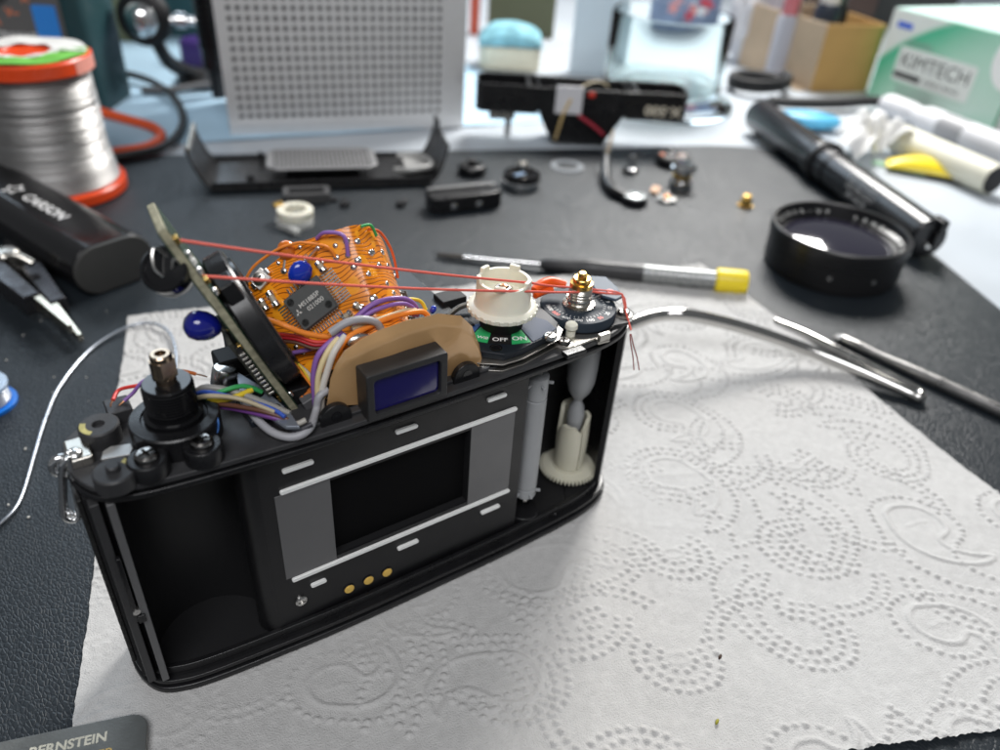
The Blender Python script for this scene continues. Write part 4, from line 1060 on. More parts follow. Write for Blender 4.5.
# screwdriver with yellow cap
a = at(437, 250, 4); b = at(748, 284, 5.5)
a = Vector((a.x, a.y, 1.6)); b = Vector((b.x, b.y, 5.9))
SD = thing('screwdriver', 'slim precision screwdriver with black handle and bright yellow end cap', 'screwdriver', a)
d_ = b-a; L = d_.length; z0 = Vector((0, 0, 0))
def seg(mb, t0, t1, prof, n=24): return mb.along(d_*t0, d_*t1, prof, n)
MB().along(z0, d_*.10, [(.9, 0), (1.3, .04*L), (1.4, .10*L)], 16).build('tip', mat('tip_dark', (.12, .11, .10), .35, metal=1), SD)
MB().along(d_*.09, d_*.37, [(1.5, 0), (1.5, .28*L)], 20).build('shaft', chrome, SD)
MB().along(d_*.34, d_*.68, [(1.9, 0), (2.9, .02*L), (3.2, .08*L), (4.2, .14*L), (4.4, .17*L), (4.2, .20*L), (4.3, .34*L)], 28).build('handle', mat('handle_black', (.03, .03, .032), .38, rvar=.08), SD)
MB().along(d_*.67, d_*.905, [(4.3, 0), (4.35, .235*L)], 28).build('grip_sleeve', mat('sleeve_grey', (.26, .27, .27), .32, metal=.5, rvar=.1), SD)
prt2 = mat('faded_print', (.6, .6, .58), .5)
for i in range(9):
    t = .70+i*.018
    MB().box((0, 0, 0), (1.2, .05, 1.6), frame(d_*t+Vector((-.55, -.55, .62)).normalized()*4.36, d_.normalized(), Vector((-.4, -.4, -.9)))@Matrix.Rotation(math.pi/2, 4, 'X')).build('print_mark', prt2, SD)
yel = mat('yellow_cap', (.86, .66, .02), .35, rvar=.08)
mb = MB(); fl6 = []
mb.along(d_*.895, d_*1.0, [(4.6, 0), (5.7, .006*L), (5.8, .012*L), (5.8, .085*L), (5.4, .1*L), (.02, .105*L)], 10)
mb.build('end_cap', yel, SD, bev=.4)
# bent chrome wire tool
BT = thing('bent_wire_tool', 'bent chrome rod folded into a narrow loop lying over the towel edge', 'hand tool', at(905, 393, 0))
bz = at(905, 393, 0)
m1 = [at(600, 338, 18), at(640, 320, 21), at(665, 314.5, 22), at(690, 315.5, 22), at(740, 327, 16), at(800, 347, 9), at(860, 371, 5), at(905, 391, 3.0), at(918, 397, 2.6)]
m2 = [at(921, 396, 2.4), at(914, 389, 2.6), at(880, 372, 3.2), at(835, 349, 4), at(805, 334, 3.6), at(775, 321, 2.8)]
MB().tube([q-bz for q in m1+m2], [2.3, 2.5, 2.5, 2.5, 2.5, 2.4, 2.2, 2.0, 2.0, 1.9, 1.9, 2.0, 2.0, 2.0, 1.4], 16, k=6).build('rod', mat('tool_chrome', (.55, .54, .52), .17, metal=1, rvar=.08, var=.1), BT, smooth=80)
# flat-tipped steel probe
A = at(838, 337, 2); B = at(1030, 424, 2.6)
PB = thing('steel_probe', 'steel probe with flattened tip lying on the mat at the right edge', 'hand tool', (A.x, A.y, 0))
o_ = Vector((A.x, A.y, 0)); D_ = (B-A); Lp = D_.length
MB().along(A-o_, B-o_, [(.9, 0), (1.9, 2), (2.2, 10), (1.7, 16), (1.9, 22), (2.5, 34), (2.5, Lp)], 16).build('rod', mat('probe_steel', (.42, .41, .40), .33, metal=1, rvar=.1, bump=.05), PB, smooth=60)
MB().box((0, 0, 0), (13, 4.2, 1.1), frame(A-o_+D_*(5/Lp), D_, D_.cross(Vector((0, 0, 1))))).build('flat_tip', mat('probe_dark', (.20, .20, .20), .35, metal=1), PB, bev=.4)
# close-up lens / adapter ring
fc = Vector((270, 70.5, 0))
FSC = .94
FL = thing('lens_ring', 'black metal lens adapter ring with coated glass lying on the mat', 'lens', fc)
FL.scale = (FSC, FSC, FSC)
rim = mat('lens_black', (.012, .012, .013), .32)
MB().lathe([(30.5, 0), (32.4, .3), (32.9, 1.2), (32.9, 3.0), (33.5, 3.4), (33.5, 14), (33.9, 14.3), (33.9, 17.5), (34.4, 17.8), (34.4, 22.0), (33.9, 22.6), (32.6, 22.6), (32.2, 22.0), (31.8, 18.6), (29.2, 17.2), (29.0, 15.6), (27.0, 15.2), (27.0, 1)], 96).build('ring', rim, FL, smooth=25)
def dome(u, v):
    a = 2*math.pi*u; r = 27.1*v; return (r*math.cos(a), r*math.sin(a), 15.4+2.2*(1-v*v))
MB().lathe([(27.1, 15.2)]+[(27.1*math.cos(t)+.01, 15.2+4.6*math.sin(t)) for t in np.linspace(0, math.pi/2, 14)], 64, cap=False).build('glass', mat('coated_glass', (.010, .008, .022), .03, coat=1.0, spec=1.0, ior=1.7), FL, smooth=80)
MB().lathe([(26.5, 14.6), (26.5, 15.1), (0.02, 15.1)], 48).build('inner_barrel', blackg, FL)
lett = mat('ring_print', (.75, .75, .72), .5)
for i, ch in enumerate('CLOSE-UP  LENS  No 2'):
    a = math.radians(112-i*9.2)
    if ch == ' ': continue
    M = Matrix.Rotation(a-math.pi/2, 4, 'Z') @ Matrix.Translation((0, 30.6, 18.2)) @ Matrix.Rotation(math.radians(28), 4, 'X')
    text('ring_print', ch, 3.4, lett, FL, M, .02, bold=.02)
for a in (-146, -109):
    MB().lathe([(1.2, 0), (1.2, .25), (.8, .3), (.3, .05), (.02, .05)], 16, Matrix.Rotation(math.radians(a), 4, 'Z') @ Matrix.Translation((33.4, 0, 9)) @ Matrix.Rotation(math.pi/2, 4, 'Y')).build('grub_screw', steel, FL)
# black tube tool
A = Vector((408, 240, 11)); B = Vector((324, 54, 10.6)); o_ = Vector((324, 54, 0)); D_ = A-B; L = D_.length
TT = thing('black_tube_tool', 'long black cylindrical torch with raised collar and end clip lying across the mat edge', 'torch', o_)
tubm = mat('tube_black', (.013, .014, .016), .25)
tb = MB().along(B-o_, A-o_, [(9.2, 0), (10.3, 1.5), (10.4, 3), (10.4, 92), (11.4, 93), (11.4, 97), (10.6, 98), (10.6, 104), (12.2, 105), (12.4, 113), (11.2, 115), (10.9, 117), (10.9, L-3), (10.0, L-1), (7.5, L)], 40).build('barrel', tubm, TT, smooth=30)
MB().along(B-o_+D_*(105/L), A-o_, [(12.25, 0), (12.9, .8), (12.9, 2.4), (12.25, 3.2)], 40).build('collar_ring', blackm, TT)
Dn = D_.normalized(); sd = Dn.cross(Vector((0, 0, 1))).normalized()
MB().box((0, 0, 0), (9, 4.4, 5.5), frame(B-o_+Dn*1.0+Vector((0, 0, 8.5))+sd*3, Dn, sd)).build('end_clip', black, TT, bev=.8)
MB().box((0, 0, 0), (5, 3.2, 8), frame(B-o_+Dn*-.5+Vector((0, 0, 1))+sd*2, Dn, sd)).build('end_clip', black, TT, bev=.8)
MB().cyl(B-o_-Dn*1.2+Vector((0, 0, -3)), B-o_+Dn*3+Vector((0, 0, -3)), 1.5).build('end_screw', steel, TT)
wm = mat('speckle_print', (.35, .35, .35), .5)
rng = random.Random(3)
side = (-sd+Vector((0, 0, .35))).normalized()
if side.dot(CAM_LOC-B) < 0: side = (sd+Vector((0, 0, .35))).normalized()
M = frame(B-o_+Dn*52+side*10.45, -Dn, side.cross(-Dn))
text('barrel_print', 'HIGH INTENSITY\nLED PEN LIGHT\n3W 160 LM', 4.0, wm, TT, M, .02)
# round-ended black case
cdir = (Vector((-64, 300, 0))-Vector((-32, 207, 0))).normalized()
CS = thing('rounded_case', 'glossy black rounded stick case with white star emblem lying behind the pliers', 'case', (-29, 199, 0), math.atan2(cdir.y, cdir.x))
csm = mat('case_black', (.012, .012, .013), .16, rvar=.05)
endm = mat('case_end', (.05, .05, .048), .45)
st_ = [(q[0], q[1]) for q in rrect(34, 21, 10.3, 8)]
M = Matrix.Translation((0, 0, 10.6)) @ Matrix(((0, 0, 1, 0), (1, 0, 0, 0), (0, 1, 0, 0), (0, 0, 0, 1)))
MB().prism(st_, 1.6, 118, M).build('shell', csm, CS, bev=.5, seg=3)
MB().prism(inset(st_, .3), 0, 1.8, M).build('end_face', endm, CS, bev=.6, seg=3)
stw = mat('white_print', (.78, .78, .78), .4)
text('case_print', 'CARSON', 7.2, stw, CS, Matrix.Translation((49, 1.2, 21.16)) @ Matrix.Rotation(math.pi, 4, 'Z'), .02, stretch=1.15, bold=.015)
def star(r0, r1, n=5):
    return [((r0 if i % 2 == 0 else r1)*math.cos(math.radians(90+i*36)), (r0 if i % 2 == 0 else r1)*math.sin(math.radians(90+i*36))) for i in range(10)]
MB().ring(star(5.4, 2.6), star(3.9, 1.9), 21.12, 21.2, Matrix.Translation((76, 1.2, 0)) @ Matrix.Rotation(math.pi+.3, 4, 'Z')).build('star_emblem', stw, CS)
# needle-nose pliers at the left edge
t = Vector((-51.5, 159, 0))
dirp = (Vector((-75, 262, 0))-t).normalized(); 
PL = thing('fine_pliers', 'fine tipped pliers with dark jaws and bright steel tip at the left edge', 'pliers', t, math.atan2(dirp.y, dirp.x))
jm = mat('jaw_dark', (.05, .05, .055), .3, metal=.7, rvar=.1)
tipm = mat('jaw_tip', (.62, .57, .46), .22, metal=1, rvar=.1)
for s_ in (-1, 1):
    def jaw(mb, pts, z0, z1):
        mb.prism(pts, z0, z1); return mb
    up = 9 if s_ > 0 else 4
    MB().add([(0, s_*.3, up-2), (0, s_*2.0, up-2), (0, s_*2.0, up+1.5), (0, s_*.3, up+1.5), (30, s_*1.0, up-3), (30, s_*4.2, up-3), (30, s_*4.2, up+3), (30, s_*1.0, up+3)],
             [(0, 1, 2, 3), (4, 7, 6, 5), (0, 4, 5, 1), (1, 5, 6, 2), (2, 6, 7, 3), (3, 7, 4, 0)]).build('jaw_tip', tipm, PL, bev=.4)
    MB().add([(26, s_*1.0, up-4), (26, s_*7.2, up-4), (26, s_*7.2, up+3.6), (26, s_*1.0, up+3.6), (60, s_*2.5, up-4), (60, s_*11, up-4), (60, s_*11, up+5), (60, s_*2.5, up+5)],
             [(0, 1, 2, 3), (4, 7, 6, 5), (0, 4, 5, 1), (1, 5, 6, 2), (2, 6, 7, 3), (3, 7, 4, 0)]).build('jaw', jm, PL, bev=.7)
    MB().tube([(60, s_*7, up), (85, s_*11, up+1), (120, s_*19, up+2), (150, s_*22, up+2)], 5.2, 12, k=4, flat=.8).build('handle', blackm, PL, smooth=80)
MB().tube([(52, -6, 12), (57, -2, 15), (61, 4, 14), (63, 9, 13)], 1.7, 10, k=4).build('return_spring', nickel, PL, smooth=80)
MB().lathe([(5, 0), (5, 14), (4, 15), (.02, 15.4)], 24, Matrix.Translation((62, 0, 1))).build('pivot', nickel, PL)
# loose solder wire
MB().tube([at(x, y, z) for x, y, z in ((-30, 545, .8), (0, 524, .8), (20, 500, .8), (35, 452, .8), (45, 420, .8), (60, 386, .8), (90, 350, .8), (125, 328, 1.6), (150, 323, 2.2), (168, 331, 2.2), (176, 352, 2.0), (174, 378, 1.8))], .55, 8, k=6).build('solder_wire', mat('solder_wire', (.52, .55, .60), .3, metal=1, rvar=.1), None, smooth=80)
tag(bpy.data.objects['solder_wire'], 'single loose strand of solder wire curving over the mat and towel corner', 'solder wire')
# blue reel cut by the left edge
q = at(-14, 405, 0)
BR = thing('blue_reel', 'small blue reel of pale wire cut off by the left edge', 'wire reel', (q.x, q.y, 0))
blp = mat('reel_blue', (.01, .16, .62), .35)
MB().lathe([(4, 0), (9.5, 0), (9.5, 1.4), (6, 1.4)], 48).build('flange', blp, BR, bev=.2)
mb = MB()
for i in range(5): mb.tube([((7.3-.12*i)*math.cos(a), (7.3-.12*i)*math.sin(a), 2.0+i*1.05) for a in np.linspace(0, 2*math.pi, 40)[:-1]], .6, 8, closed=True)
mb.build('wire_coil', mat('reel_wire', (.66, .68, .72), .3, metal=.8), BR)
MB().lathe([(4, 7.0), (8.4, 7.0), (8.4, 8.2), (4, 8.2)], 48).build('flange', mat('reel_clear', (.55, .68, .85), .2, trans=.5), BR, bev=.2)
# ================================================================ loose camera parts on the mat
def P0(px, py): q = at(px, py, 0); return Vector((q.x, q.y, 0))
# ---- camera back door lying inside-up
A = Vector((33.0, 318, 0)); B = Vector((166, 270.5, 0)); an = math.atan2((B-A).y, (B-A).x); Ld_ = (B-A).length
DOOR = thing('camera_back_door', 'black camera back door lying inside up in front of the perforated box', 'camera door', (A+B)/2+Vector((-4.5, -12.5, 0)), an)
h = Ld_/2-1
def dprof(t):        # profile across the door: flat, both ends curling up
    x = -h+2*h*t; e = max(0, (abs(x)-(h-13))/13)
    return x*(1-.03*e), .4+21*e**2.0
def doorf(u, v):
    x, z = dprof(u); y = -21+44*v
    z += 1.2*max(0, (.1-v)/.1)**2+1.2*max(0, (v-.9)/.1)**2
    return (x, y, z+1.2)
MB().sheet(doorf, 60, 14, 1.1).build('shell', mat('door_black', (.018, .018, .019), .33, rvar=.08), DOOR, smooth=40)
for y, hh in ((-20.6, 4.4), (22.6, 3.2)):
    mb = MB()
    def rim_(u, v, y=y, hh=hh):
        x, z = dprof(.08+.84*u); return (x, y, z+.6+hh*v)
    mb.sheet(rim_, 40, 2, 1.0).build('door_rim', black, DOOR, bev=.2)
ppm = mat('pressure_plate', (.34, .34, .345), .4, metal=.5, rvar=.06)
oc_ = [(-30, -9), (-25, -14), (25, -14), (30, -9), (30, 13), (25, 18), (-25, 18), (-30, 13)]
pp = MB().prism(oc_, 8.4, 9.6).build('pressure_plate', ppm, DOOR, bev=.4)
src = None
for i in range(22):
    for j in range(11):
        if src is None: src = MB().lathe([(.95, 0), (.9, .12), (.02, .14)], 8).build('plate_dimple', mat('plate_dimple', (.05, .05, .052), .5), pp); o = src
        else: o = src.copy(); COL.objects.link(o)
        o.location = Vector((-25.5+i*2.43, -11.5+j*2.6, 9.6))*S
MB().box((0, 0, 5.0), (40, 12, 7)).build('plate_spring', blackm, DOOR, bev=.5)
MB().tube([(h-30, -8, 5), (h-20, -12, 6.5), (h-9, -8, 7), (h-12, 6, 7), (h-26, 12, 6)], 1.8, 10, k=5).build('film_guide', mat('guide_grey', (.42, .42, .41), .4, metal=.4), DOOR, smooth=80)
MB().box((h-16, 2, 4.6), (16, 18, 3)).build('window_frame', mat('guide_grey', (.42, .42, .41), .4, metal=.4), DOOR, bev=.6)
MB().box((-h+31, -12, 4.2), (4, 5, 4)).build('latch_catch', blackm, DOOR, bev=.4)
for x in (-h+36, -h+46): MB().box((x, 20, 5), (2.4, 3, 4)).build('door_hook', blackm, DOOR, bev=.3)
MB().cyl((-h+2.4, -19, 22.5), (-h+2.4, 21, 22.5), 1.5).build('hinge_pin', nickel, DOOR)
MB().box((h-2.6, 14, 23), (1.6, 12, 9)).build('latch_blade', black, DOOR, bev=.4)
# ---- top cover standing upside down on its prism hump
q = at(577, 136, 0)
TC = thing('camera_top_cover', 'black camera top cover resting upside down on its prism hump behind the small parts', 'camera cover', (q.x-5, q.y-5, 0), VR+.06)
tcm = mat('cover_black', (.010, .010, .011), .3, rvar=.06)
def hollow(mb, out, th, z0, z1): return mb.ring(out, inset(out, th), z0, z1)
hump = [(-27, -13), (27, -13), (30, 14), (-30, 14)]
def humpf(mb):
    lo = [(-17, -9), (17, -9), (19, 12), (-19, 12)]; hi = [(-36, -13), (36, -13), (36, 16), (-36, 16)]
    vs = [(x, y, 0) for x, y in lo]+[(x, y, 35.8) for x, y in hi]+[(x*.86, y*.80, 3) for x, y in lo]+[(x*.94, y*.9, 35.8) for x, y in hi]
    fs = [(3, 2, 1, 0), (8, 9, 10, 11)]
    for i in range(4):
        k_ = (i+1) % 4; fs += [(i, k_, 4+k_, 4+i), (8+k_, 8+i, 12+i, 12+k_), (4+i, 4+k_, 12+k_, 12+i)]
    return mb.add(vs, fs)
humpf(MB()).build('prism_hump', tcm, TC, bev=.6)
for s_ in (-1, 1):
    ol = [(s_*28, -12.5), (s_*64, -12.5), (s_*68, -8), (s_*68, 10), (s_*63, 15.5), (s_*28, 15.5)]
    if s_ < 0: ol = ol[::-1]
    mb = MB(); mb.ring(ol, inset(ol, 1.4), 19.5, 36); mb.prism(ol, 18.5, 19.6)
    mb.build('cover_wing', tcm, TC, bev=.4)
text('cover_print', 'X-500', 8.5, mat('cream_print', (.80, .74, .60), .5), TC, Matrix.Translation((52, -12.62, 25.4)) @ Matrix.Rotation(math.pi/2, 4, 'X') @ Matrix.Rotation(math.pi, 4, 'Z'), .03, stretch=1.1, bold=.02)
MB().box((-9, -13.9, 29), (17, 1.2, 17)).build('tape_label', mat('tape_white', (.72, .72, .75), .5), TC, bev=.2)
MB().box((5, -13.6, 33), (4, 1.4, 3)).build('red_bit', redp, TC, bev=.3)
wire('cover_wire', [(-8, -15, 30), (-12, -15, 20), (-14, -14, 10), (-15, -11.5, 3)], .9, (.75, .55, .25), TC)
wire('cover_wire', [(-2, -14.4, 20), (8, -14, 14), (16, -12.5, 8)], 1.0, (.55, .05, .08), TC)
wire('cover_wire', [(-10, -12, 30), (0, -6, 36), (10, 0, 38), (18, 4, 34)], .5, (.75, .65, .45), TC)
for i in range(7): MB().box((-8+i*3.6, -4+(i*7 % 5), 14+(i*3 % 4)), (4, 4, 2.2)).build('inner_contact', [steel, brass, greypl][i % 3], TC, bev=.3)
MB().lathe([(4, 0), (4, 5), (3, 6), (.02, 6)], 24, Matrix.Translation((-46, -4, 13))).build('shoe_stub', nickel, TC)
MB().box((-52, -2, 15.6), (14, 12, 6)).build('inner_bracket', nickel, TC, bev=.5)
MB().cyl((-46, 0, 0.0), (-46, 0, 13.4), 2.2).build('rewind_stub', mat('stub_grey', (.5, .5, .5), .3, metal=.7), TC)
# ---- small parts
t = thing('eyepiece_trim', 'small black rectangular eyepiece trim frame on the mat before the back door', 'frame', P0(307, 200), an)
MB().ring(rrect(24, 12, 1.5, 3), rrect(18, 7, .8, 3), 0.1, 5.5).build('trim_frame', greypl if False else mat('trim_black', (.06, .06, .062), .35), t, bev=.4)
for x in (-13.5, 13.5): MB().box((x, -3, 1), (4, 3, 1.6)).build('trim_tab', black, t, bev=.3)
t = thing('cream_ring_part', 'cream plastic ring part with clear bracket and brass bit on the mat', 'ring', P0(296, 222), .3)
MB().lathe([(5.4, 3.0), (8.6, 3.0), (8.8, 3.4), (8.8, 6.8), (8.4, 7.2), (5.8, 7.2), (5.4, 6.8), (5.4, 3.0)], 40, cap=False).build('ring', cream, t)
MB().lathe([(6.0, .2), (9.2, .2), (9.2, 2.8), (6, 2.8), (6.0, .2)], 40, Matrix.Translation((-1.5, -1, 0)), cap=False).build('clear_bracket', mat('clear_plastic', (.75, .76, .74), .25, trans=.5), t)
MB().box((-9, -9, 1.6), (3.0, 9, 2.6)).build('bracket_leg', MATS['clear_plastic'], t, bev=.4)
MB().box((-4, 8, 8), (5, 2.4, 1.8)).build('brass_bit', brass, t, bev=.4)
t = thing('grip_cover', 'black moulded grip cover with two bright screw holes on the mat', 'grip', P0(464, 207), an+.14)
ol = [(-20, -5), (-14, -7), (14, -6), (20, -4), (20, 5), (-20, 6)]
MB().prism(ol, .2, 9).build('grip_body', black, t, bev=1.2, seg=3)
MB().box((0, 5.0, 9.6), (38, 2.0, 1.2)).build('grip_lip', mat('lip_grey', (.35, .35, .35), .3, metal=.5), t, bev=.4)
for x in (-8, 6): MB().lathe([(1.8, 0), (1.8, .5), (1, .8), (.02, .8)], 16, Matrix.Translation((x, -6.6, 4)) @ Matrix.Rotation(math.pi/2, 4, 'X')).build('screw_hole', chrome, t)
t = thing('black_button_cap', 'small domed black button cap right of the back door', 'button', P0(472, 173))
MB().lathe([(8.0, .1), (8.4, 1), (8.4, 4.2), (7.6, 5.2), (6.0, 5.6), (5.6, 5.0), (.02, 5.0)], 36).build('cap', black, t)
MB().lathe([(2.6, 4.9), (2.4, 8.2), (.02, 8.6)], 20).build('cap_stem', blackm, t)
t = thing('rewind_knob', 'black and chrome round knob with a blue handle beside the clear washer', 'knob', P0(521, 185))
MB().lathe([(10.6, .1), (11.2, .8), (11.2, 3.4), (10.6, 4)], 40).build('knob_base', chrome, t)
MB().lathe([(10.5, 3.8), (10.8, 4.4), (10.8, 6.8), (9.8, 7.6), (7.5, 7.6), (7, 6.6), (.02, 6.6)], 40).build('knob_top', blackg, t)
MB().lathe([(3.0, 6.5), (3.0, 11.5), (2.4, 12.2), (.02, 12.2)], 20, Matrix.Translation((2, 3, 0))).build('knob_stem', nickel, t)
MB().box((-4, -3, 8), (7, 2, 1)).build('knob_handle', mat('handle_blue', (.25, .35, .5), .3, metal=.6), t, bev=.3)  # blue-tinted metallic bar across the knob top
t = MB().lathe([(7.0, .1), (10.2, .1), (10.2, .9), (7.0, .9), (7.0, .1)], 48, Matrix.Identity(4), cap=False).build('clear_washer', mat('washer_plastic', (.35, .38, .41), .35, alpha=.6), None)
t.location = P0(567, 167)*S; tag(t, 'thin translucent grey washer lying on the mat', 'washer')
t = thing('arm_lever', 'black bent lever arm with a bright disc at its end on the mat', 'lever', P0(612, 190))
z_ = P0(612, 190)
MB().tube([P0(604, 170)-z_+Vector((0, 0, 9)), P0(605, 185)-z_+Vector((0, 0, 4)), P0(613, 196)-z_+Vector((0, 0, 3)), P0(630, 203)-z_+Vector((0, 0, 2.4))], [2.2, 3, 3, 2.6], 12, k=5).build('arm', black, t, smooth=80)
MB().tube([P0(604, 170)-z_+Vector((0, 0, 8)), P0(607, 168)-z_+Vector((0, 0, 18)), P0(608, 166)-z_+Vector((0, 0, 22))], [1.6, 1.0, .7], 10, k=4).build('lever_pin', mat('pin_tan', (.6, .5, .38), .35, metal=.5), t, smooth=80)
MB().lathe([(6.8, .1), (7.2, .8), (7.2, 3.6), (6.6, 4.2)], 32, Matrix.Translation(P0(634, 203)-z_)).build('disc_rim', black, t)
MB().lathe([(6.2, 4.0), (6, 4.7), (1.5, 4.9), (.02, 5.4)], 32, Matrix.Translation(P0(634, 203)-z_)).build('disc_face', mat('disc_pale', (.6, .64, .65), .25, metal=.7), t)
t = thing('chrome_spacer', 'tiny chrome spacer standing beside the bent lever arm', 'spacer', P0(630, 171))
MB().lathe([(4, .1), (4, 2), (2.6, 2.4), (2.6, 8), (3.2, 8.4), (3.2, 10), (.02, 10.4)], 24).build('spacer', chrome, t)
MB().lathe([(4.6, .05), (5.6, .05), (5.6, 1), (4.6, 1)], 24).build('spacer_foot', black, t)
t = thing('iso_dial', 'dark round dial with an orange dot near the mat corner', 'dial', P0(672, 164))
MB().lathe([(10.2, .1), (10.8, 1), (10.8, 4.6), (9.8, 5.4), (.02, 5.4)], 40).build('dial_body', black, t)
MB().lathe([(9.0, 5.4), (8.8, 6.0), (7.4, 6.0), (7.2, 5.5)], 40).build('dial_rim', steel, t)
MB().lathe([(1.6, 0), (1.5, .8), (.02, 1)], 16, Matrix.Translation((-6.5, 3.5, 5.5))).build('orange_dot', mat('dot_orange', (.8, .16, .03), .4), t)
MB().box((4, -3, 6), (6, 3, 1.2)).build('dial_plate', mat('plate_rose', (.62, .5, .46), .3, metal=.7), t, bev=.3)
t = thing('stepped_knob', 'stepped chrome shutter button standing on the mat by the orange dotted dial', 'knob', P0(680, 186))
MB().lathe([(6.6, .1), (7.0, .6), (7.0, 3), (5.0, 3.6), (4.8, 9.5), (7.4, 10), (7.8, 10.8), (7.8, 12.2), (7.0, 13), (.02, 13.4)], 36).build('knob', chrome, t)
MB().lathe([(5.1, 5), (5.6, 5.4), (5.6, 7.4), (5.1, 7.8)], 36).build('knob_band', brass, t)
for (px, py), nm, lb, r in (((666, 201), 'click_disc', 'small silver disc with a copper centre on the mat', 6.0),):
    t = thing(nm, lb, 'disc', P0(px, py))
    MB().lathe([(r, .1), (r, 1.4), (r-.6, 2), (2.4, 2.2)], 28).build('disc', steel, t)
    MB().lathe([(2.2, 2.0), (1.8, 3.4), (.02, 3.6)], 16).build('disc_centre', mat('copper', (.75, .36, .18), .3, metal=1), t)
    MB().box((3, 3, 3), (2.5, 4, 2)).build('disc_tab', steel, t, bev=.3)
t = thing('copper_washers', 'pair of joined tiny copper rings beside the silver disc', 'ring', P0(655, 192))
for dx in (-2, 2): MB().lathe([(1.2, .1), (2.6, .1), (2.6, 2), (1.2, 2), (1.2, .1)], 20, Matrix.Translation((dx, dx*.8, 0)), cap=False).build('copper_ring', mat('copper_dull', (.55, .38, .28), .35, metal=1), t)
t = thing('gold_nut', 'small golden brass nut alone on the mat', 'nut', P0(745, 206))
MB().lathe([(3.4, .1), (3.4, 4.2), (3.0, 4.8)], 6).build('nut', brass, t, bev=.3)
MB().lathe([(2.2, 4.6), (2.2, 6.6), (1.2, 6.8), (1.1, 5.0), (.02, 5)], 20).build('nut_collar', gold, t)
MB().lathe([(4.4, .05), (4.6, .4), (4.4, .8)], 24).build('nut_flange', brass, t)
for k_, ((px, py), lb) in enumerate((((378, 186), 'small black screw on the mat under the back door edge'), ((401, 206), 'tiny black clip lying left of the moulded grip cover'), ((345, 206), 'tiny black screw right of the trim frame'))):
    t = thing('loose_screw', lb, 'screw', P0(px, py), .6*k_, 'loose black screws on the mat')
    MB().lathe([(2.6, .05), (2.6, 2.0), (2.0, 2.8), (.02, 2.8)], 20).build('screw_head', black, t)
    MB().cyl((2.0, 0, 1.2), (6, 0, 1.2), 1.0).build('screw_shank', blackm, t)
mb = MB(); rng = random.Random(9)
for i in range(90):
    px, py = rng.uniform(0, 1000), rng.uniform(200, 520)
    q = at(px, py, 0)
    if q.x > 300: continue
    inside = (-50 < q.x < 200 and -60 < q.y < 165)
    if inside: continue
    s_ = rng.uniform(.15, .45)
    mb.ball((q.x, q.y, s_*.7), s_, 4, (1, rng.uniform(.6, 1.4), .7))
o = mb.build('crumbs', mat('crumb_pale', (.55, .54, .5), .6), None)
tag(o, 'pale crumbs scattered over the black mat', 'crumbs', kind='stuff')
for k_, (px, py, lb) in enumerate(((720, 657, 'dark brown speck on the towel near the bottom edge'), (717, 722, 'yellow green fleck at the bottom of the towel'))):
    q = at(px, py, 1.2)
    o = MB().ball((0, 0, .3), .55, 5, (1.6, .7, .6)).build('speck', mat('speck_%d' % k_, ((.05, .025, .015), (.30, .28, .03))[k_], .6), None, smooth=80)
    o.location = Vector((q.x, q.y, 1.0))*S; o.rotation_euler = (0, 0, .4); tag(o, lb, 'speck')
# ================================================================ things at the back of the desk
ZD = -1.6
def D0(px, py, z=ZD): q = at(px, py, z); return Vector((q.x, q.y, z))
from mathutils import noise as mnoise
# ---- pale blue disposable sheet over the desk
pb = [D0(*q) for q in ((60, 155), (232, 137), (420, 128), (560, 122), (600, 62), (560, -40), (330, -60), (60, -60), (-60, 20))]
def in_poly(x, y):
    c = False; n = len(pb)
    for i in range(n):
        a, b = pb[i], pb[i-1]
        if (a.y > y) != (b.y > y) and x < (b.x-a.x)*(y-a.y)/(b.y-a.y)+a.x: c = not c
    return c
c0 = D0(60, 152); u0 = D0(585, 120)-c0; v0 = D0(-40, -30)-c0
def bsheet(u, v):
    q = c0+u0*u+v0*v
    return (q.x, q.y, ZD+1.1+.5*math.sin(q.x*.05+q.y*.03)+.4*math.sin(q.x*.021-q.y*.06)+.35*mnoise.noise((q.x*.06, q.y*.06, 0)))
o = MB().sheet(bsheet, 80, 60, .3).build('blue_sheet', mat('blue_sheet', (.42, .60, .74), .75, var=.25, vscale=14, bump=.3, bscale=300), None, smooth=60)
tag(o, 'pale blue disposable sheet spread over the back of the desk', 'sheet')
# ---- perforated aluminium box
A = D0(231, 137); B = D0(463, 128); an2 = math.atan2((B-A).y, (B-A).x); W = (B-A).length
BX = thing('perforated_box', 'silver aluminium box with a perforated grid front standing behind the back door', 'metal box', A, an2)
alu = mat('aluminium', (.84, .84, .84), .42, metal=.55, rvar=.08, var=.05, bump=.05, bscale=1500)
Hb, Db = 132, 70
MB().box((W/2, Db/2+3, Hb/2+.4), (W, Db, Hb)).build('case', alu, BX, bev=1.2)
MB().box((W/2, 1.2, 5.0), (W, 3.4, 9)).build('bottom_rail', alu, BX, bev=.5)
gx0_, gx1_ = 5.5, W-15; MB().box((2.4, 1.2, Hb/2+4), (4.8, 3.4, Hb-10)).build('side_rail', alu, BX, bev=.5)
MB().box((W-7, 1.2, Hb/2+4), (14, 3.4, Hb-10)).build('side_rail', alu, BX, bev=.5)
nc, nr_ = 25, 21; cw = (gx1_-gx0_)/nc; chh = (Hb-14)/nr_
MB().box(((gx0_+gx1_)/2, 2.7, 9+(Hb-14)/2), (gx1_-gx0_, .6, Hb-14)).build('grid_back', mat('grid_dark', (.16, .16, .165), .5), BX)
gm = MB()
for i in range(nc+1): gm.box((gx0_+i*cw, 1.0, 9.3+(Hb-14)/2), (cw*.46, 2.8, Hb-14))
tag(gm.build('grid_bars', alu, BX), kind='stuff')
gm = MB()
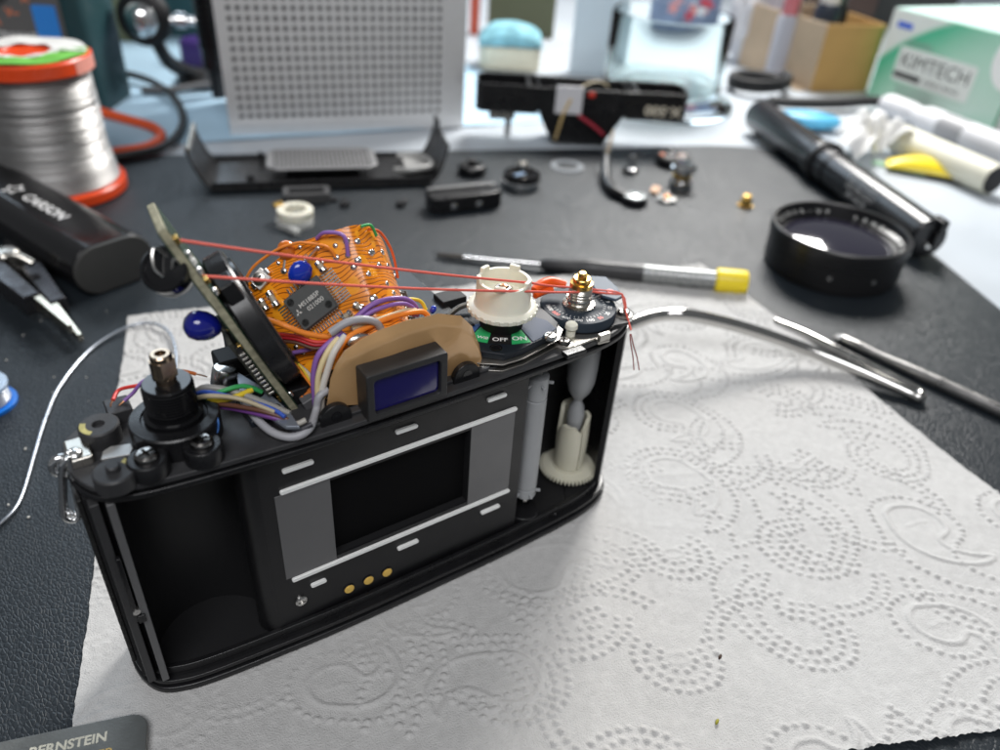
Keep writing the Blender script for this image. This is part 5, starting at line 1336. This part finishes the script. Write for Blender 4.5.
for j in range(nr_+1): gm.box(((gx0_+gx1_)/2, 1.02, 9.6+j*chh), (gx1_-gx0_, 2.5, chh*.46))
tag(gm.build('grid_bars', alu, BX), kind='stuff')
# ---- multimeter
q = D0(100, 117)
MM = thing('multimeter', 'grey handheld multimeter with a blue button and dark teal case standing behind the solder spool', 'multimeter', q, VR+.06)
teal = mat('case_teal', (.018, .055, .062), .45, rvar=.06)
pan = mat('panel_grey', (.13, .125, .12), .5, var=.05)
MB().prism(rrect(98, 54, 9, 5, (-46, 27)), .3, 190).build('case', teal, MM, bev=2)
MB().box((-50, -.6, 100), (84, 1.6, 176)).build('panel', pan, MM, bev=.6)
blb = mat('button_blue', (.04, .26, .75), .4)
MB().prism(rrect(14, 19, 1.4, 3), 0, 1.4, Matrix.Translation((-17.5, -1.3, 56)) @ Matrix.Rotation(math.pi/2, 4, 'X')).build('blue_button', blb, MM, bev=.4)
wp = mat('panel_print', (.7, .7, .68), .5)
MX = Matrix.Rotation(math.pi/2, 4, 'X')
text('panel_print', 'GOSSEN METRAWATT', 5.6, wp, MM, Matrix.Translation((-50, -1.45, 47)) @ MX, .03, bold=.02, stretch=.95)
MB().lathe([(33, 0), (33, 1.2), (31.5, 1.6), (31.5, 1.0), (24, 1.0), (23, 7), (.02, 7.5)], 48, Matrix.Translation((-58, -1.3, 94)) @ MX).build('rotary_dial', mat('dial_grey', (.05, .05, .052), .4), MM)
om = mat('print_orange', (.75, .22, .10), .5)
for a in (-150, -125, -100, -78, -58, -40, -20, 0):
    text('dial_print', random.choice(('V~', 'A', 'mA', 'V')), 6.5, om, MM, Matrix.Translation((-58+40*math.cos(math.radians(a)), -1.45, 94+40*math.sin(math.radians(a)))) @ MX, .03, bold=.03)
# ---- solder spool
SPC = Vector((-33, 318, 0))
SP = thing('solder_spool', 'orange red spool of silver solder wire with a torn white and green label', 'solder spool', SPC)
red_ = mat('spool_red', (.80, .075, .015), .3, rvar=.06, sss=.05)
MB().lathe([(10, 0.1), (30.5, .1), (31.5, 1), (31.5, 5.4), (30.5, 6.4), (10, 6.4)], 72).build('flange', red_, SP)
MB().lathe([(10, 60), (27, 60), (28.6, 61), (28.6, 66.4), (27.6, 67.4), (10.5, 67.4), (10, 66.8)], 72).build('flange', red_, SP)
MB().lathe([(10, 6), (10, 67), (9, 67), (9, 6)], 40, cap=False).build('core', red_, SP)
prof = [(12, 6.4)]; rng = random.Random(2)
z = 6.6
while z < 59.6:
    base = 26.6+2.4*max(0, (24-z)/18) - .6*max(0, (z-45)/15)
    w_ = .62+.25*(z < 22)*rng.random()
    prof += [(base-.5, z), (base-.08+rng.uniform(-.1, .1), z+w_*.25), (base+rng.uniform(-.08, .12), z+w_*.5), (base-.08, z+w_*.75)]; z += w_
prof += [(25, 60), (12, 60)]
MB().lathe(prof, 72).build('solder_winding', mat('solder_coil', (.58, .57, .56), .44, metal=1, rvar=.06, var=.12, vscale=60), SP, smooth=60)
def paper(u, v, a0, a1, r0, r1, ph):
    a = a0+(a1-a0)*u; r = r0+(r1-r0)*v; return (r*math.cos(a), r*math.sin(a), 67.7+.7*math.sin(3*a+ph)**2+.5*mnoise.noise((a*2, r*.2, ph)))
MB().sheet(lambda u, v: paper(u, v, -.4, 3.9, 12, 26.8, 0), 50, 8, .2).build('label_white', mat('label_paper', (.74, .74, .72), .6, var=.12, vscale=150), SP, smooth=60)
MB().sheet(lambda u, v: paper(u, v, 3.6, 6.2, 15, 27.2, 1), 40, 8, .2).build('label_green', mat('label_green', (.16, .50, .07), .55, var=.3, vscale=120), SP, smooth=60)
MB().sheet(lambda u, v: paper(u, v, 2.6, 6.0, 11, 15.2, 2), 40, 4, .2).build('label_white', MATS['label_paper'], SP, smooth=60)
MB().sheet(lambda u, v: (28.75*math.cos(-.9+.9*u), 28.75*math.sin(-.9+.9*u), 60.6+6.2*v), 16, 2, .15).build('clear_tape', mat('tape_pink', (.85, .35, .28), .3), SP, smooth=60)
# ---- cables
o = MB().tube([at(*q) for q in ((70, 100, 8), (92, 109, 4), (125, 119, 2.5), (152, 127, 2.5), (161, 136, 2.5), (150, 146, 2.5), (118, 152, 3), (85, 156, 3), (50, 160, 3))], 3.0, 10, k=6).build('orange_cable', mat('cable_orange', (.80, .10, .02), .35), None, smooth=80)
tag(o, 'orange red cable looping out behind the solder spool', 'cable')
o = MB().tube([at(*q) for q in ((100, 70, 4), (128, 74, 5), (153, 82, 4), (173, 96, 3), (183, 115, 3), (179, 133, 3), (160, 148, 3), (130, 155, 3), (95, 160, 2.6))], 2.4, 10, k=6).build('black_cable', mat('cable_black', (.02, .02, .021), .4), None, smooth=80)
tag(o, 'black cable curving down from the multimeter to the mat edge', 'cable')
o = MB().tube([at(*q) for q in ((142, 90, 2.4), (170, 90, 2.4), (200, 86, 3), (235, 84, 3), (300, 82, 3))], 2.6, 10, k=6).build('grey_cable', mat('cable_grey', (.10, .10, .105), .5), None, smooth=80)
tag(o, 'dark grey cable running behind the perforated box', 'cable')
# ---- helping hand with ball joint
q = D0(166, 96)
TH = thing('helping_hand', 'black stand with a chrome ball joint left of the perforated box', 'clamp stand', q, VR)
MB().lathe([(22, .2), (23, 1), (23, 5), (21, 7), (6, 8)], 40, Matrix.Translation((18, 40, 0))).build('base', blackm, TH)
MB().tube([(14, 32, 6), (4, 12, 18), (1, 3, 30), (-2, 0, 48)], [5, 5, 4.5, 4.5], 14, k=5).build('post', black, TH, smooth=80)
MB().lathe([(15, 0), (17, 2), (17, 9), (14, 12)], 40, Matrix.Translation((-1, -2, 52)) @ MX).build('joint_cup', blackm, TH)
MB().ball((-1, -10, 52), 12.2, 16).build('chrome_ball', chrome, TH, smooth=80)
MB().along((8, -8, 52), (30, -2, 51), [(3, 0), (3, 10), (5, 11), (5, 17), (3, 18), (3, 23)], 20).build('arm_rod', chrome, TH)
MB().lathe([(8, 20), (8, 34)]+[(x, 34+i*4.4+dz) for i in range(9) for x, dz in ((9, 0), (9, 2.4), (7, 2.5), (7, 4.3))]+[(6, 76)], 30, Matrix.Translation((36, 6, 0))).build('ribbed_head', blackg, TH, smooth=30)
MB().cyl((36, 6, .5), (36, 6, 22), 5).build('head_post', blackm, TH)
o = MB().prism(rrect(46, 26, 9, 5), 0, 20, Matrix.Identity(4)).build('purple_case', mat('purple_plastic', (.045, .02, .14), .4), None, bev=3, seg=3)
o.location = D0(214, 66)*S; o.rotation_euler = (0, 0, VR); tag(o, 'dark purple rounded case behind the perforated box edge', 'case')
# ---- pack, panel, olive board behind the top cover
q = D0(509, 72)
PK = thing('sponge_pack', 'cream sponge topped with a blue patterned cloth at the back', 'sponge', q, VR+.05)
MB().prism(rrect(52, 34, 9, 5, (0, 16)), .2, 20).build('cream_body', mat('sponge_cream', (.70, .66, .52), .8, bump=.8, bscale=300, var=.12, vscale=200), PK, bev=3, seg=3)
MB().sheet(lambda u, v: (-27+54*u, -2+38*v, 20.6+16*math.sin(math.pi*min(max(u, .0), 1))**.35*math.sin(math.pi*v)**.4+1.6*mnoise.noise((u*6, v*6, 1))), 30, 24, .6).build('blue_cloth', mat('cloth_blue', (.22, .48, .60), .8, var=.8, vscale=70, bump=.6, bscale=200, detail=1), PK, smooth=60)
o = MB().box((0, 0, 45), (66, 5, 90)).build('olive_board', mat('board_olive', (.10, .105, .06), .7, var=.1), None, bev=.6)
o.location = D0(520, 36)*S; o.rotation_euler = (0, 0, VR-.05); tag(o, 'dark olive board standing upright behind the blue topped sponge', 'board')
o = MB().box((0, 0, 45), (9, 7, 90)).build('red_strip', mat('strip_red', (.50, .08, .04), .5), None, bev=.8)
o.location = D0(474, 34)*S; o.rotation_euler = (0, 0, VR-.05); tag(o, 'narrow red upright strip beside the olive board', 'strip')
o = MB().box((0, 0, 55), (44, 8, 110)).build('white_board', mat('panel_bluewhite', (.60, .68, .74), .4), None, bev=1)
o.location = D0(594, 74)*S; o.rotation_euler = (0, 0, VR); tag(o, 'upright bluish white panel behind the glass jar', 'panel')
# ---- glass jar
q = D0(658, 103)
JR = thing('glass_jar', 'clear glass jar on a wide foot behind the top cover', 'glass jar', q)
glassm = mat('clear_glass', (.90, .97, .97), .02, trans=1.0, ior=1.18, spec=.5)
MB().lathe([(.02, .2), (54, .2), (57, 1.5), (57, 4), (55, 6), (47, 8), (45, 12), (45, 64), (44, 65.5), (42.6, 65.5), (42, 64), (42, 14), (38, 10), (.02, 9)], 72, cap=False).build('jar', glassm, JR, smooth=40)
q = D0(676, 62)
CD = thing('flower_box', 'small box with pink and navy flower print seen behind the glass jar', 'box', q, VR-.1)
MB().box((0, 14, 33), (60, 28, 66)).build('carton', mat('carton_navy', (.20, .25, .38), .5, var=.5, vscale=60, detail=0), CD, bev=.5)
rng = random.Random(4)
for i in range(16):
    x, z = rng.uniform(-20, 20), rng.uniform(8, 60); r = rng.uniform(5, 8)
    pts = [((r*(.72+.28*math.cos(5*a)))*math.cos(a), (r*(.72+.28*math.cos(5*a)))*math.sin(a)) for a in np.linspace(0, 2*math.pi, 31)[:-1]]
    MB().prism(pts, 0, .25+.02*i, Matrix.Translation((x, 0, z)) @ MX).build('flower_print', mat(('fl_pink', 'fl_white', 'fl_red')[i % 3], ((.75, .30, .28), (.72, .72, .74), (.55, .07, .10))[i % 3], .6), CD)
MB().box((0, 13, 67), (54, 30, 3)).build('carton_lid', mat('lid_red', (.45, .06, .10), .5), CD, bev=.5)
def crumple(name, lab, cat_, loc, size, seed, m, rough=.35, n=44, fz=1.0):
    mb = MB(); vs = []; fs = []
    for j in range(n+1):
        for i in range(n):
            th = math.pi*j/n; ph = 2*math.pi*i/n
            d_ = Vector((math.sin(th)*math.cos(ph), math.sin(th)*math.sin(ph), math.cos(th)))
            f = 1.0; amp = rough; fr_ = 1.6
            for o_ in range(4):
                nv = mnoise.noise(Vector((d_.x*1.7, d_.y*.9, d_.z*.7))*fr_+Vector((seed, o_*7, 0))); f += amp*(1-2*abs(nv))-amp*.5; amp *= .42; fr_ *= 2.0
            p_ = Vector((d_.x*size[0]*f, d_.y*size[1]*f, max(.3, size[2]*(.9+d_.z*f*fz))))
            vs.append(p_)
    for j in range(n):
        for i in range(n): fs.append((j*n+i, (j+1)*n+i, (j+1)*n+(i+1) % n, j*n+(i+1) % n))
    o = mb.add(vs, fs).build(name, m, None, smooth=38); o.location = Vector(loc)*S; o.rotation_euler = (0, 0, VR)
    tag(o, lab, cat_); return o
tis = mat('tissue_white', (.74, .74, .73), .85, var=.04, bump=.3, bscale=600)
def pleat(u, v):
    a = math.radians(-25+235*u); r = 3+33*v*(.85+.25*mnoise.noise((u*5, 1, 2)))
    f = abs(math.sin(a*4.6+1.2*mnoise.noise((u*4, v*2, 5)))); w = .35+.65*v
    z = 3+9*f*w+19*math.sin(math.pi*min(1, v*.92))**1.1*(.72+.28*math.sin(a))+2.2*mnoise.noise((u*14, v*5, 3))
    return (r*math.cos(a), r*.86*math.sin(a), max(.4, z))
o = MB().sheet(pleat, 90, 26, .25).build('crumpled_tissue', tis, None, smooth=50)
o.location = D0(874, 160)*S; o.rotation_euler = (0, 0, VR+.5); tag(o, 'crumpled white tissue lying between the black torch and the markers', 'tissue')
crumple('white_bag', 'white crumpled paper bag standing left of the cardboard carton', 'paper bag', D0(752, 62), (30, 22, 46), 8.0, mat('bag_white', (.66, .66, .68), .6, bump=.2, bscale=400), .25)
# ---- cardboard carton
A = D0(810, 92); B = D0(866, 92); dv = (B-A)
CT = thing('cardboard_carton', 'brown cardboard carton beside the green and white tissue box', 'carton', A, math.atan2(dv.y, dv.x))
wd = dv.length
card = mat('cardboard', (.46, .27, .09), .7, var=.12, vscale=60, bump=.2, bscale=700)
card2 = mat('cardboard_pale', (.52, .40, .28), .7, var=.2, vscale=40, bump=.2, bscale=700)
MB().box((wd/2, .6, 27), (wd, 1.4, 54)).build('front_panel', card, CT, bev=.3)
MB().box((.6, 46, 27), (1.4, 90, 54), Matrix.Rotation(math.radians(14), 4, 'Z')).build('side_panel', card2, CT, bev=.3)
MB().box((wd-.6, 45, 27), (1.4, 88, 54)).build('side_panel', card, CT, bev=.3)
MB().box((wd/2-10, 90, 27), (wd+24, 1.4, 54)).build('rear_panel', card2, CT, bev=.3)
MB().box((wd/2-8, 45, .9), (wd+10, 86, 1.0)).build('floor_panel', card2, CT)
cq = CT.matrix_basis
def inCT(x, y, z): v_ = Matrix.Rotation(math.atan2(dv.y, dv.x), 4, 'Z') @ Vector((x, y, z)); return A+v_
def can(nm, lab, cat_, x, y, r, hh, m1_, m2_):
    t = thing(nm, lab, cat_, inCT(x, y, 1.5), 0, 'bottles standing in the cardboard carton')
    MB().lathe([(r*.9, 0), (r, 1), (r, hh*.66), (r*.8, hh*.72)], 28).build('bottle_body', m1_, t)
    MB().lathe([(r*.7, hh*.70), (r*.75, hh*.72), (r*.72, hh), (.02, hh)], 28).build('bottle_cap', m2_, t)
can('white_cap_bottle', 'dark bottle with a white cap standing in the cardboard carton', 'bottle', 16, 30, 11, 88, mat('bottle_dark', (.03, .04, .06), .3), whitecer)
can('red_cap_bottle', 'small pale bottle with reddish cap standing in the cardboard carton', 'bottle', -12, 42, 9, 72, mat('bottle_pale', (.45, .45, .5), .3), mat('cap_rose', (.55, .16, .18), .4))
can('black_bottle', 'plain black bottle standing in the cardboard carton', 'bottle', 36, 50, 12, 82, blackm, blackg)
can('violet_bottle', 'violet bottle with grey cap standing in the cardboard carton', 'bottle', 2, 62, 9, 66, mat('bottle_violet', (.10, .06, .30), .3), greypl)
# ---- tissue box
A = D0(866, 97); B = D0(986, 142); dv = B-A; wd = dv.length
KB = thing('tissue_box', 'green and white laboratory tissue box with black lettering', 'tissue box', A, math.atan2(dv.y, dv.x))
def kim_mat():
    m = mat('kim_front', (.7, .75, .7), .42)
    nt = m.node_tree; b = nt.nodes['Principled BSDF']; L = nt.links
    tc = nt.nodes.new('ShaderNodeTexCoord'); sp_ = nt.nodes.new('ShaderNodeSeparateXYZ'); L.new(tc.outputs['Object'], sp_.inputs[0])
    def mth(op, a, b_=None, c_=None):
        n = nt.nodes.new('ShaderNodeMath'); n.operation = op
        for i, x in enumerate((a, b_, c_)):
            if x is None: continue
            if isinstance(x, (int, float)): n.inputs[i].default_value = x
            else: L.new(x, n.inputs[i])
        return n.outputs[0]
    x = sp_.outputs['X']; z = sp_.outputs['Z']
    # big swoosh: distance from a point low right
    dx_ = mth('SUBTRACT', x, .125); dz_ = mth('SUBTRACT', z, -.045)
    r = mth('SQRT', mth('ADD', mth('MULTIPLY', dx_, dx_), mth('MULTIPLY', mth('MULTIPLY', dz_, dz_), 1.5)))
    cr = nt.nodes.new('ShaderNodeValToRGB'); e = cr.color_ramp.elements
    for k_, (p_, c_) in enumerate(((.0, (.0, .36, .19)), (.30, (.02, .40, .22)), (.42, (.62, .72, .66)), (.66, (.36, .62, .47)), (.80, (.05, .44, .24)), (.825, (.72, .75, .70)), (1.0, (.76, .77, .74)))):
        if k_ < 2: e[k_].position = p_; e[k_].color = (*c_, 1)
        else: n = e.new(p_); n.color = (*c_, 1)
    L.new(mth('MULTIPLY', r, 5.2), cr.inputs['Fac'])
    gr = nt.nodes.new('ShaderNodeMix'); gr.data_type = 'RGBA'; gr.inputs['B'].default_value = (.45, .66, .54, 1)
    f_ = nt.nodes.new('ShaderNodeMapRange'); f_.inputs['From Min'].default_value = .05; f_.inputs['From Max'].default_value = .11; f_.inputs['To Max'].default_value = .7
    L.new(x, f_.inputs['Value']); L.new(f_.outputs['Result'], gr.inputs['Factor']); L.new(cr.outputs['Color'], gr.inputs['A'])
    L.new(gr.outputs['Result'], b.inputs['Base Color']); return m
Hk = 70
MB().box((wd/2, 100, Hk/2+.2), (wd, 199, Hk)).build('carton', mat('kim_green', (.015, .30, .13), .45), KB, bev=.8)
MB().box((wd/2, .15, Hk/2+.2), (wd-.4, .5, Hk-.4)).build('front_print', kim_mat(), KB)
MB().box((wd/2, 100, Hk+.4), (wd-.6, 198, .5)).build('top_print', mat('kim_top', (.50, .66, .62), .4, var=.15, vscale=12), KB)
ink = mat('print_black', (.03, .03, .03), .5)
KM = lambda x, z, d=0: Matrix.Translation((x, -.2-d, z)) @ MX
MB().prism(rrect(72, 26, 2, 3), 0, .12, KM(54, 33)).build('label_field', mat('label_pale', (.72, .74, .70), .45), KB)
text('box_print', 'KIMTECH', 14.5, ink, KB, KM(54, 36, .2), .02, stretch=1.06)
MB().box((0, 0, 0), (26, 4.2, .1), KM(32, 25, .2)).build('black_bar', ink, KB)
text('box_print', 'SCIENCE  BRAND', 4.0, ink, KB, KM(65, 25, .2), .02, stretch=1.05)
text('box_print', 'KIMWIPES', 5.5, mat('print_grey', (.3, .33, .31), .5), KB, KM(34, 49, .2), .02)
text('box_print', 'Delicate Task Wipers\nEssuie-tout delicats', 4.2, MATS['print_grey'], KB, KM(44, 14, .2), .02)
MB().prism(rrect(15, 4.4, 1.2, 3), 0, .1, KM(15, 60, .1)).build('blue_logo', mat('logo_blue', (.05, .13, .62), .45), KB)
MB().prism([(q[0], q[1]) for q in circ(20, 32)][:], 0, .1, Matrix.Translation((wd-3, -.25, 55)) @ MX @ Matrix.Diagonal((.85, 1, 1, 1))).build('roundel', whitep, KB)
text('box_print', 'K', 16, ink, KB, KM(wd-5, 55, .3), .02)
text('side_print', 'Kimtech', 12, whitep, KB, Matrix.Translation((wd+.1, 45, 40)) @ Matrix.Rotation(math.pi/2, 4, 'Z') @ MX, .03)
MB().box((wd+.1, 20, 14), (.3, 34, 22)).build('side_label', mat('label_pale', (.72, .74, .70), .45), KB)
# ---- odds and ends before the tissue box
def stick(nm, lab, cat_, a, b, prof, m, parts=()):
    a = Vector(a); b = Vector(b); base = Vector((a.x, a.y, ZD))
    t = thing(nm, lab, cat_, base, 0, 'white markers before the tissue box'); L_ = (b-a).length
    MB().along(a-base, b-base, [(r, f*L_) for r, f in prof], 28).build('barrel', m, t)
    for n2, f0, f1, r, mm in parts: MB().cyl(a.lerp(b, f0)-base, a.lerp(b, f1)-base, r, n=28).build(n2, mm, t)
    return t
mw = mat('marker_white', (.72, .71, .69), .4, rvar=.06)
a = at(884, 103, 8.5); b = at(1030, 160, 8.5)
t = stick('grey_white_marker', 'white marker with a slim cap lying nearest the tissue box', 'marker', a, b, [(6, 0), (7.6, .02), (8.2, .05), (8.2, .22), (7.2, .24), (7.2, .28), (9.6, .33), (9.6, 1)], mat('marker_cool', (.60, .60, .62), .4), (('print_band', .45, .62, 9.7, mat('band_grey', (.30, .30, .31), .4)),))
a = at(893, 136, 9); b = at(994, 180, 9)
t = stick('cream_marker', 'cream white marker with a dark hollow end lying before the others', 'marker', a, b, [(7.5, 0), (8.4, .03), (9.6, .06), (9.6, .96), (9.2, 1)], mat('marker_cream', (.72, .70, .58), .42), (('dark_end', .97, 1.012, 8.2, blackm),))
d_ = (b-a).normalized(); up_ = Vector((-.5, -.35, .75)); up_ = (up_-d_*up_.dot(d_)).normalized(); base = Vector((a.x, a.y, ZD))
text('marker_print', 'PERMANENT MARKER', 5.0, mat('print_grey', (.3, .33, .31), .5), t, frame(a.lerp(b, .52)-base+up_*9.65, d_, up_.cross(d_)), .02)
bpz = [D0(*w) for w in ((903, 170), (962, 186), (985, 168), (930, 148))]
o = MB().prism([(w.x, w.y) for w in bpz], ZD+.1, 1.6).build('black_pouch', blackm, None, bev=.5)
tag(o, 'flat black pouch under the yellow packet and cream marker', 'pouch')
q = D0(926, 174); q.z = 1.7
o = MB().sheet(lambda u, v: (-26+52*u, -12+24*v*(.6+.4*math.sin(math.pi*u)), .6+7*math.sin(math.pi*v)**.6*math.sin(math.pi*u)**.5), 24, 16, .5).build('yellow_packet', mat('packet_yellow', (.80, .62, .01), .35, var=.1), None, smooth=60)
o.location = q*S; o.rotation_euler = (0, 0, VR-.35); tag(o, 'small yellow foil packet under the cream marker', 'packet')
o = MB().prism(rrect(34, 5, 1.5, 3), 0, 2.2).build('green_stick', mat('stick_green', (.38, .60, .42), .5), None, bev=.4)
q = D0(898, 170); o.location = q*S; o.rotation_euler = (0, 0, VR-.55); tag(o, 'pale green stick lying beside the crumpled tissue', 'stick')
o = MB().lathe([(.02, 1.6), (14, 2.0), (21, 4), (22, 7), (20, 9.5), (12, 11), (.02, 11.3)], 48, Matrix.Diagonal((1, .62, 1, 1))).build('blue_oval_case', mat('oval_blue', (.10, .42, .66), .35, var=.5, vscale=25, detail=1), None, smooth=60)
o.location = D0(808, 128)*S; o.rotation_euler = (0, 0, VR-.2); tag(o, 'light blue oval case with pale swirl behind the black torch', 'case')
HO = thing('black_strap', 'coiled black strap trailing toward the tissue box', 'strap', D0(770, 100))
zq = D0(770, 100)
mb = MB()
mb.tube([D0(757, 91)-zq+Vector((26*math.cos(a), 20*math.sin(a), 4+a*.7)) for a in np.linspace(0, 12.4, 60)], 4.0, 10, flat=.7)
mb.build('coil', blackm, HO, smooth=80)
MB().tube([at(770, 101, 5)-zq, at(800, 103, 5)-zq, at(840, 103, 5)-zq, at(875, 101, 6)-zq, at(905, 108, 5)-zq, at(925, 116, 5)-zq], 5.5, 12, k=6, flat=.7).build('tail', blackm, HO, smooth=80)
# dark cases closing the view behind
for nm, lb, (px, py), sz, m_, rz in (('dark_case', 'dark grey case standing behind the tissue box', (905, 32), (90, 40, 120), mat('case_dark', (.03, .03, .032), .5), VR-.3), ('green_box', 'olive green box left of the ball joint stand at the back', (112, 42), (44, 40, 120), mat('box_olive', (.22, .23, .13), .6), VR), ('teal_case', 'dark teal case behind the ribbed black head', (205, 40), (90, 40, 120), mat('case_deepteal', (.02, .07, .08), .5), VR), ('dark_folder', 'dark brown folder standing behind the cardboard carton', (820, 32), (110, 30, 110), mat('folder_brown', (.06, .035, .03), .6), VR)):
    o = MB().box((0, sz[1]/2, sz[2]/2), sz).build(nm, m_, None, bev=1.5)
    o.location = D0(px, py)*S; o.rotation_euler = (0, 0, rz); tag(o, lb, 'case' if 'case' in nm else nm.split('_')[1])
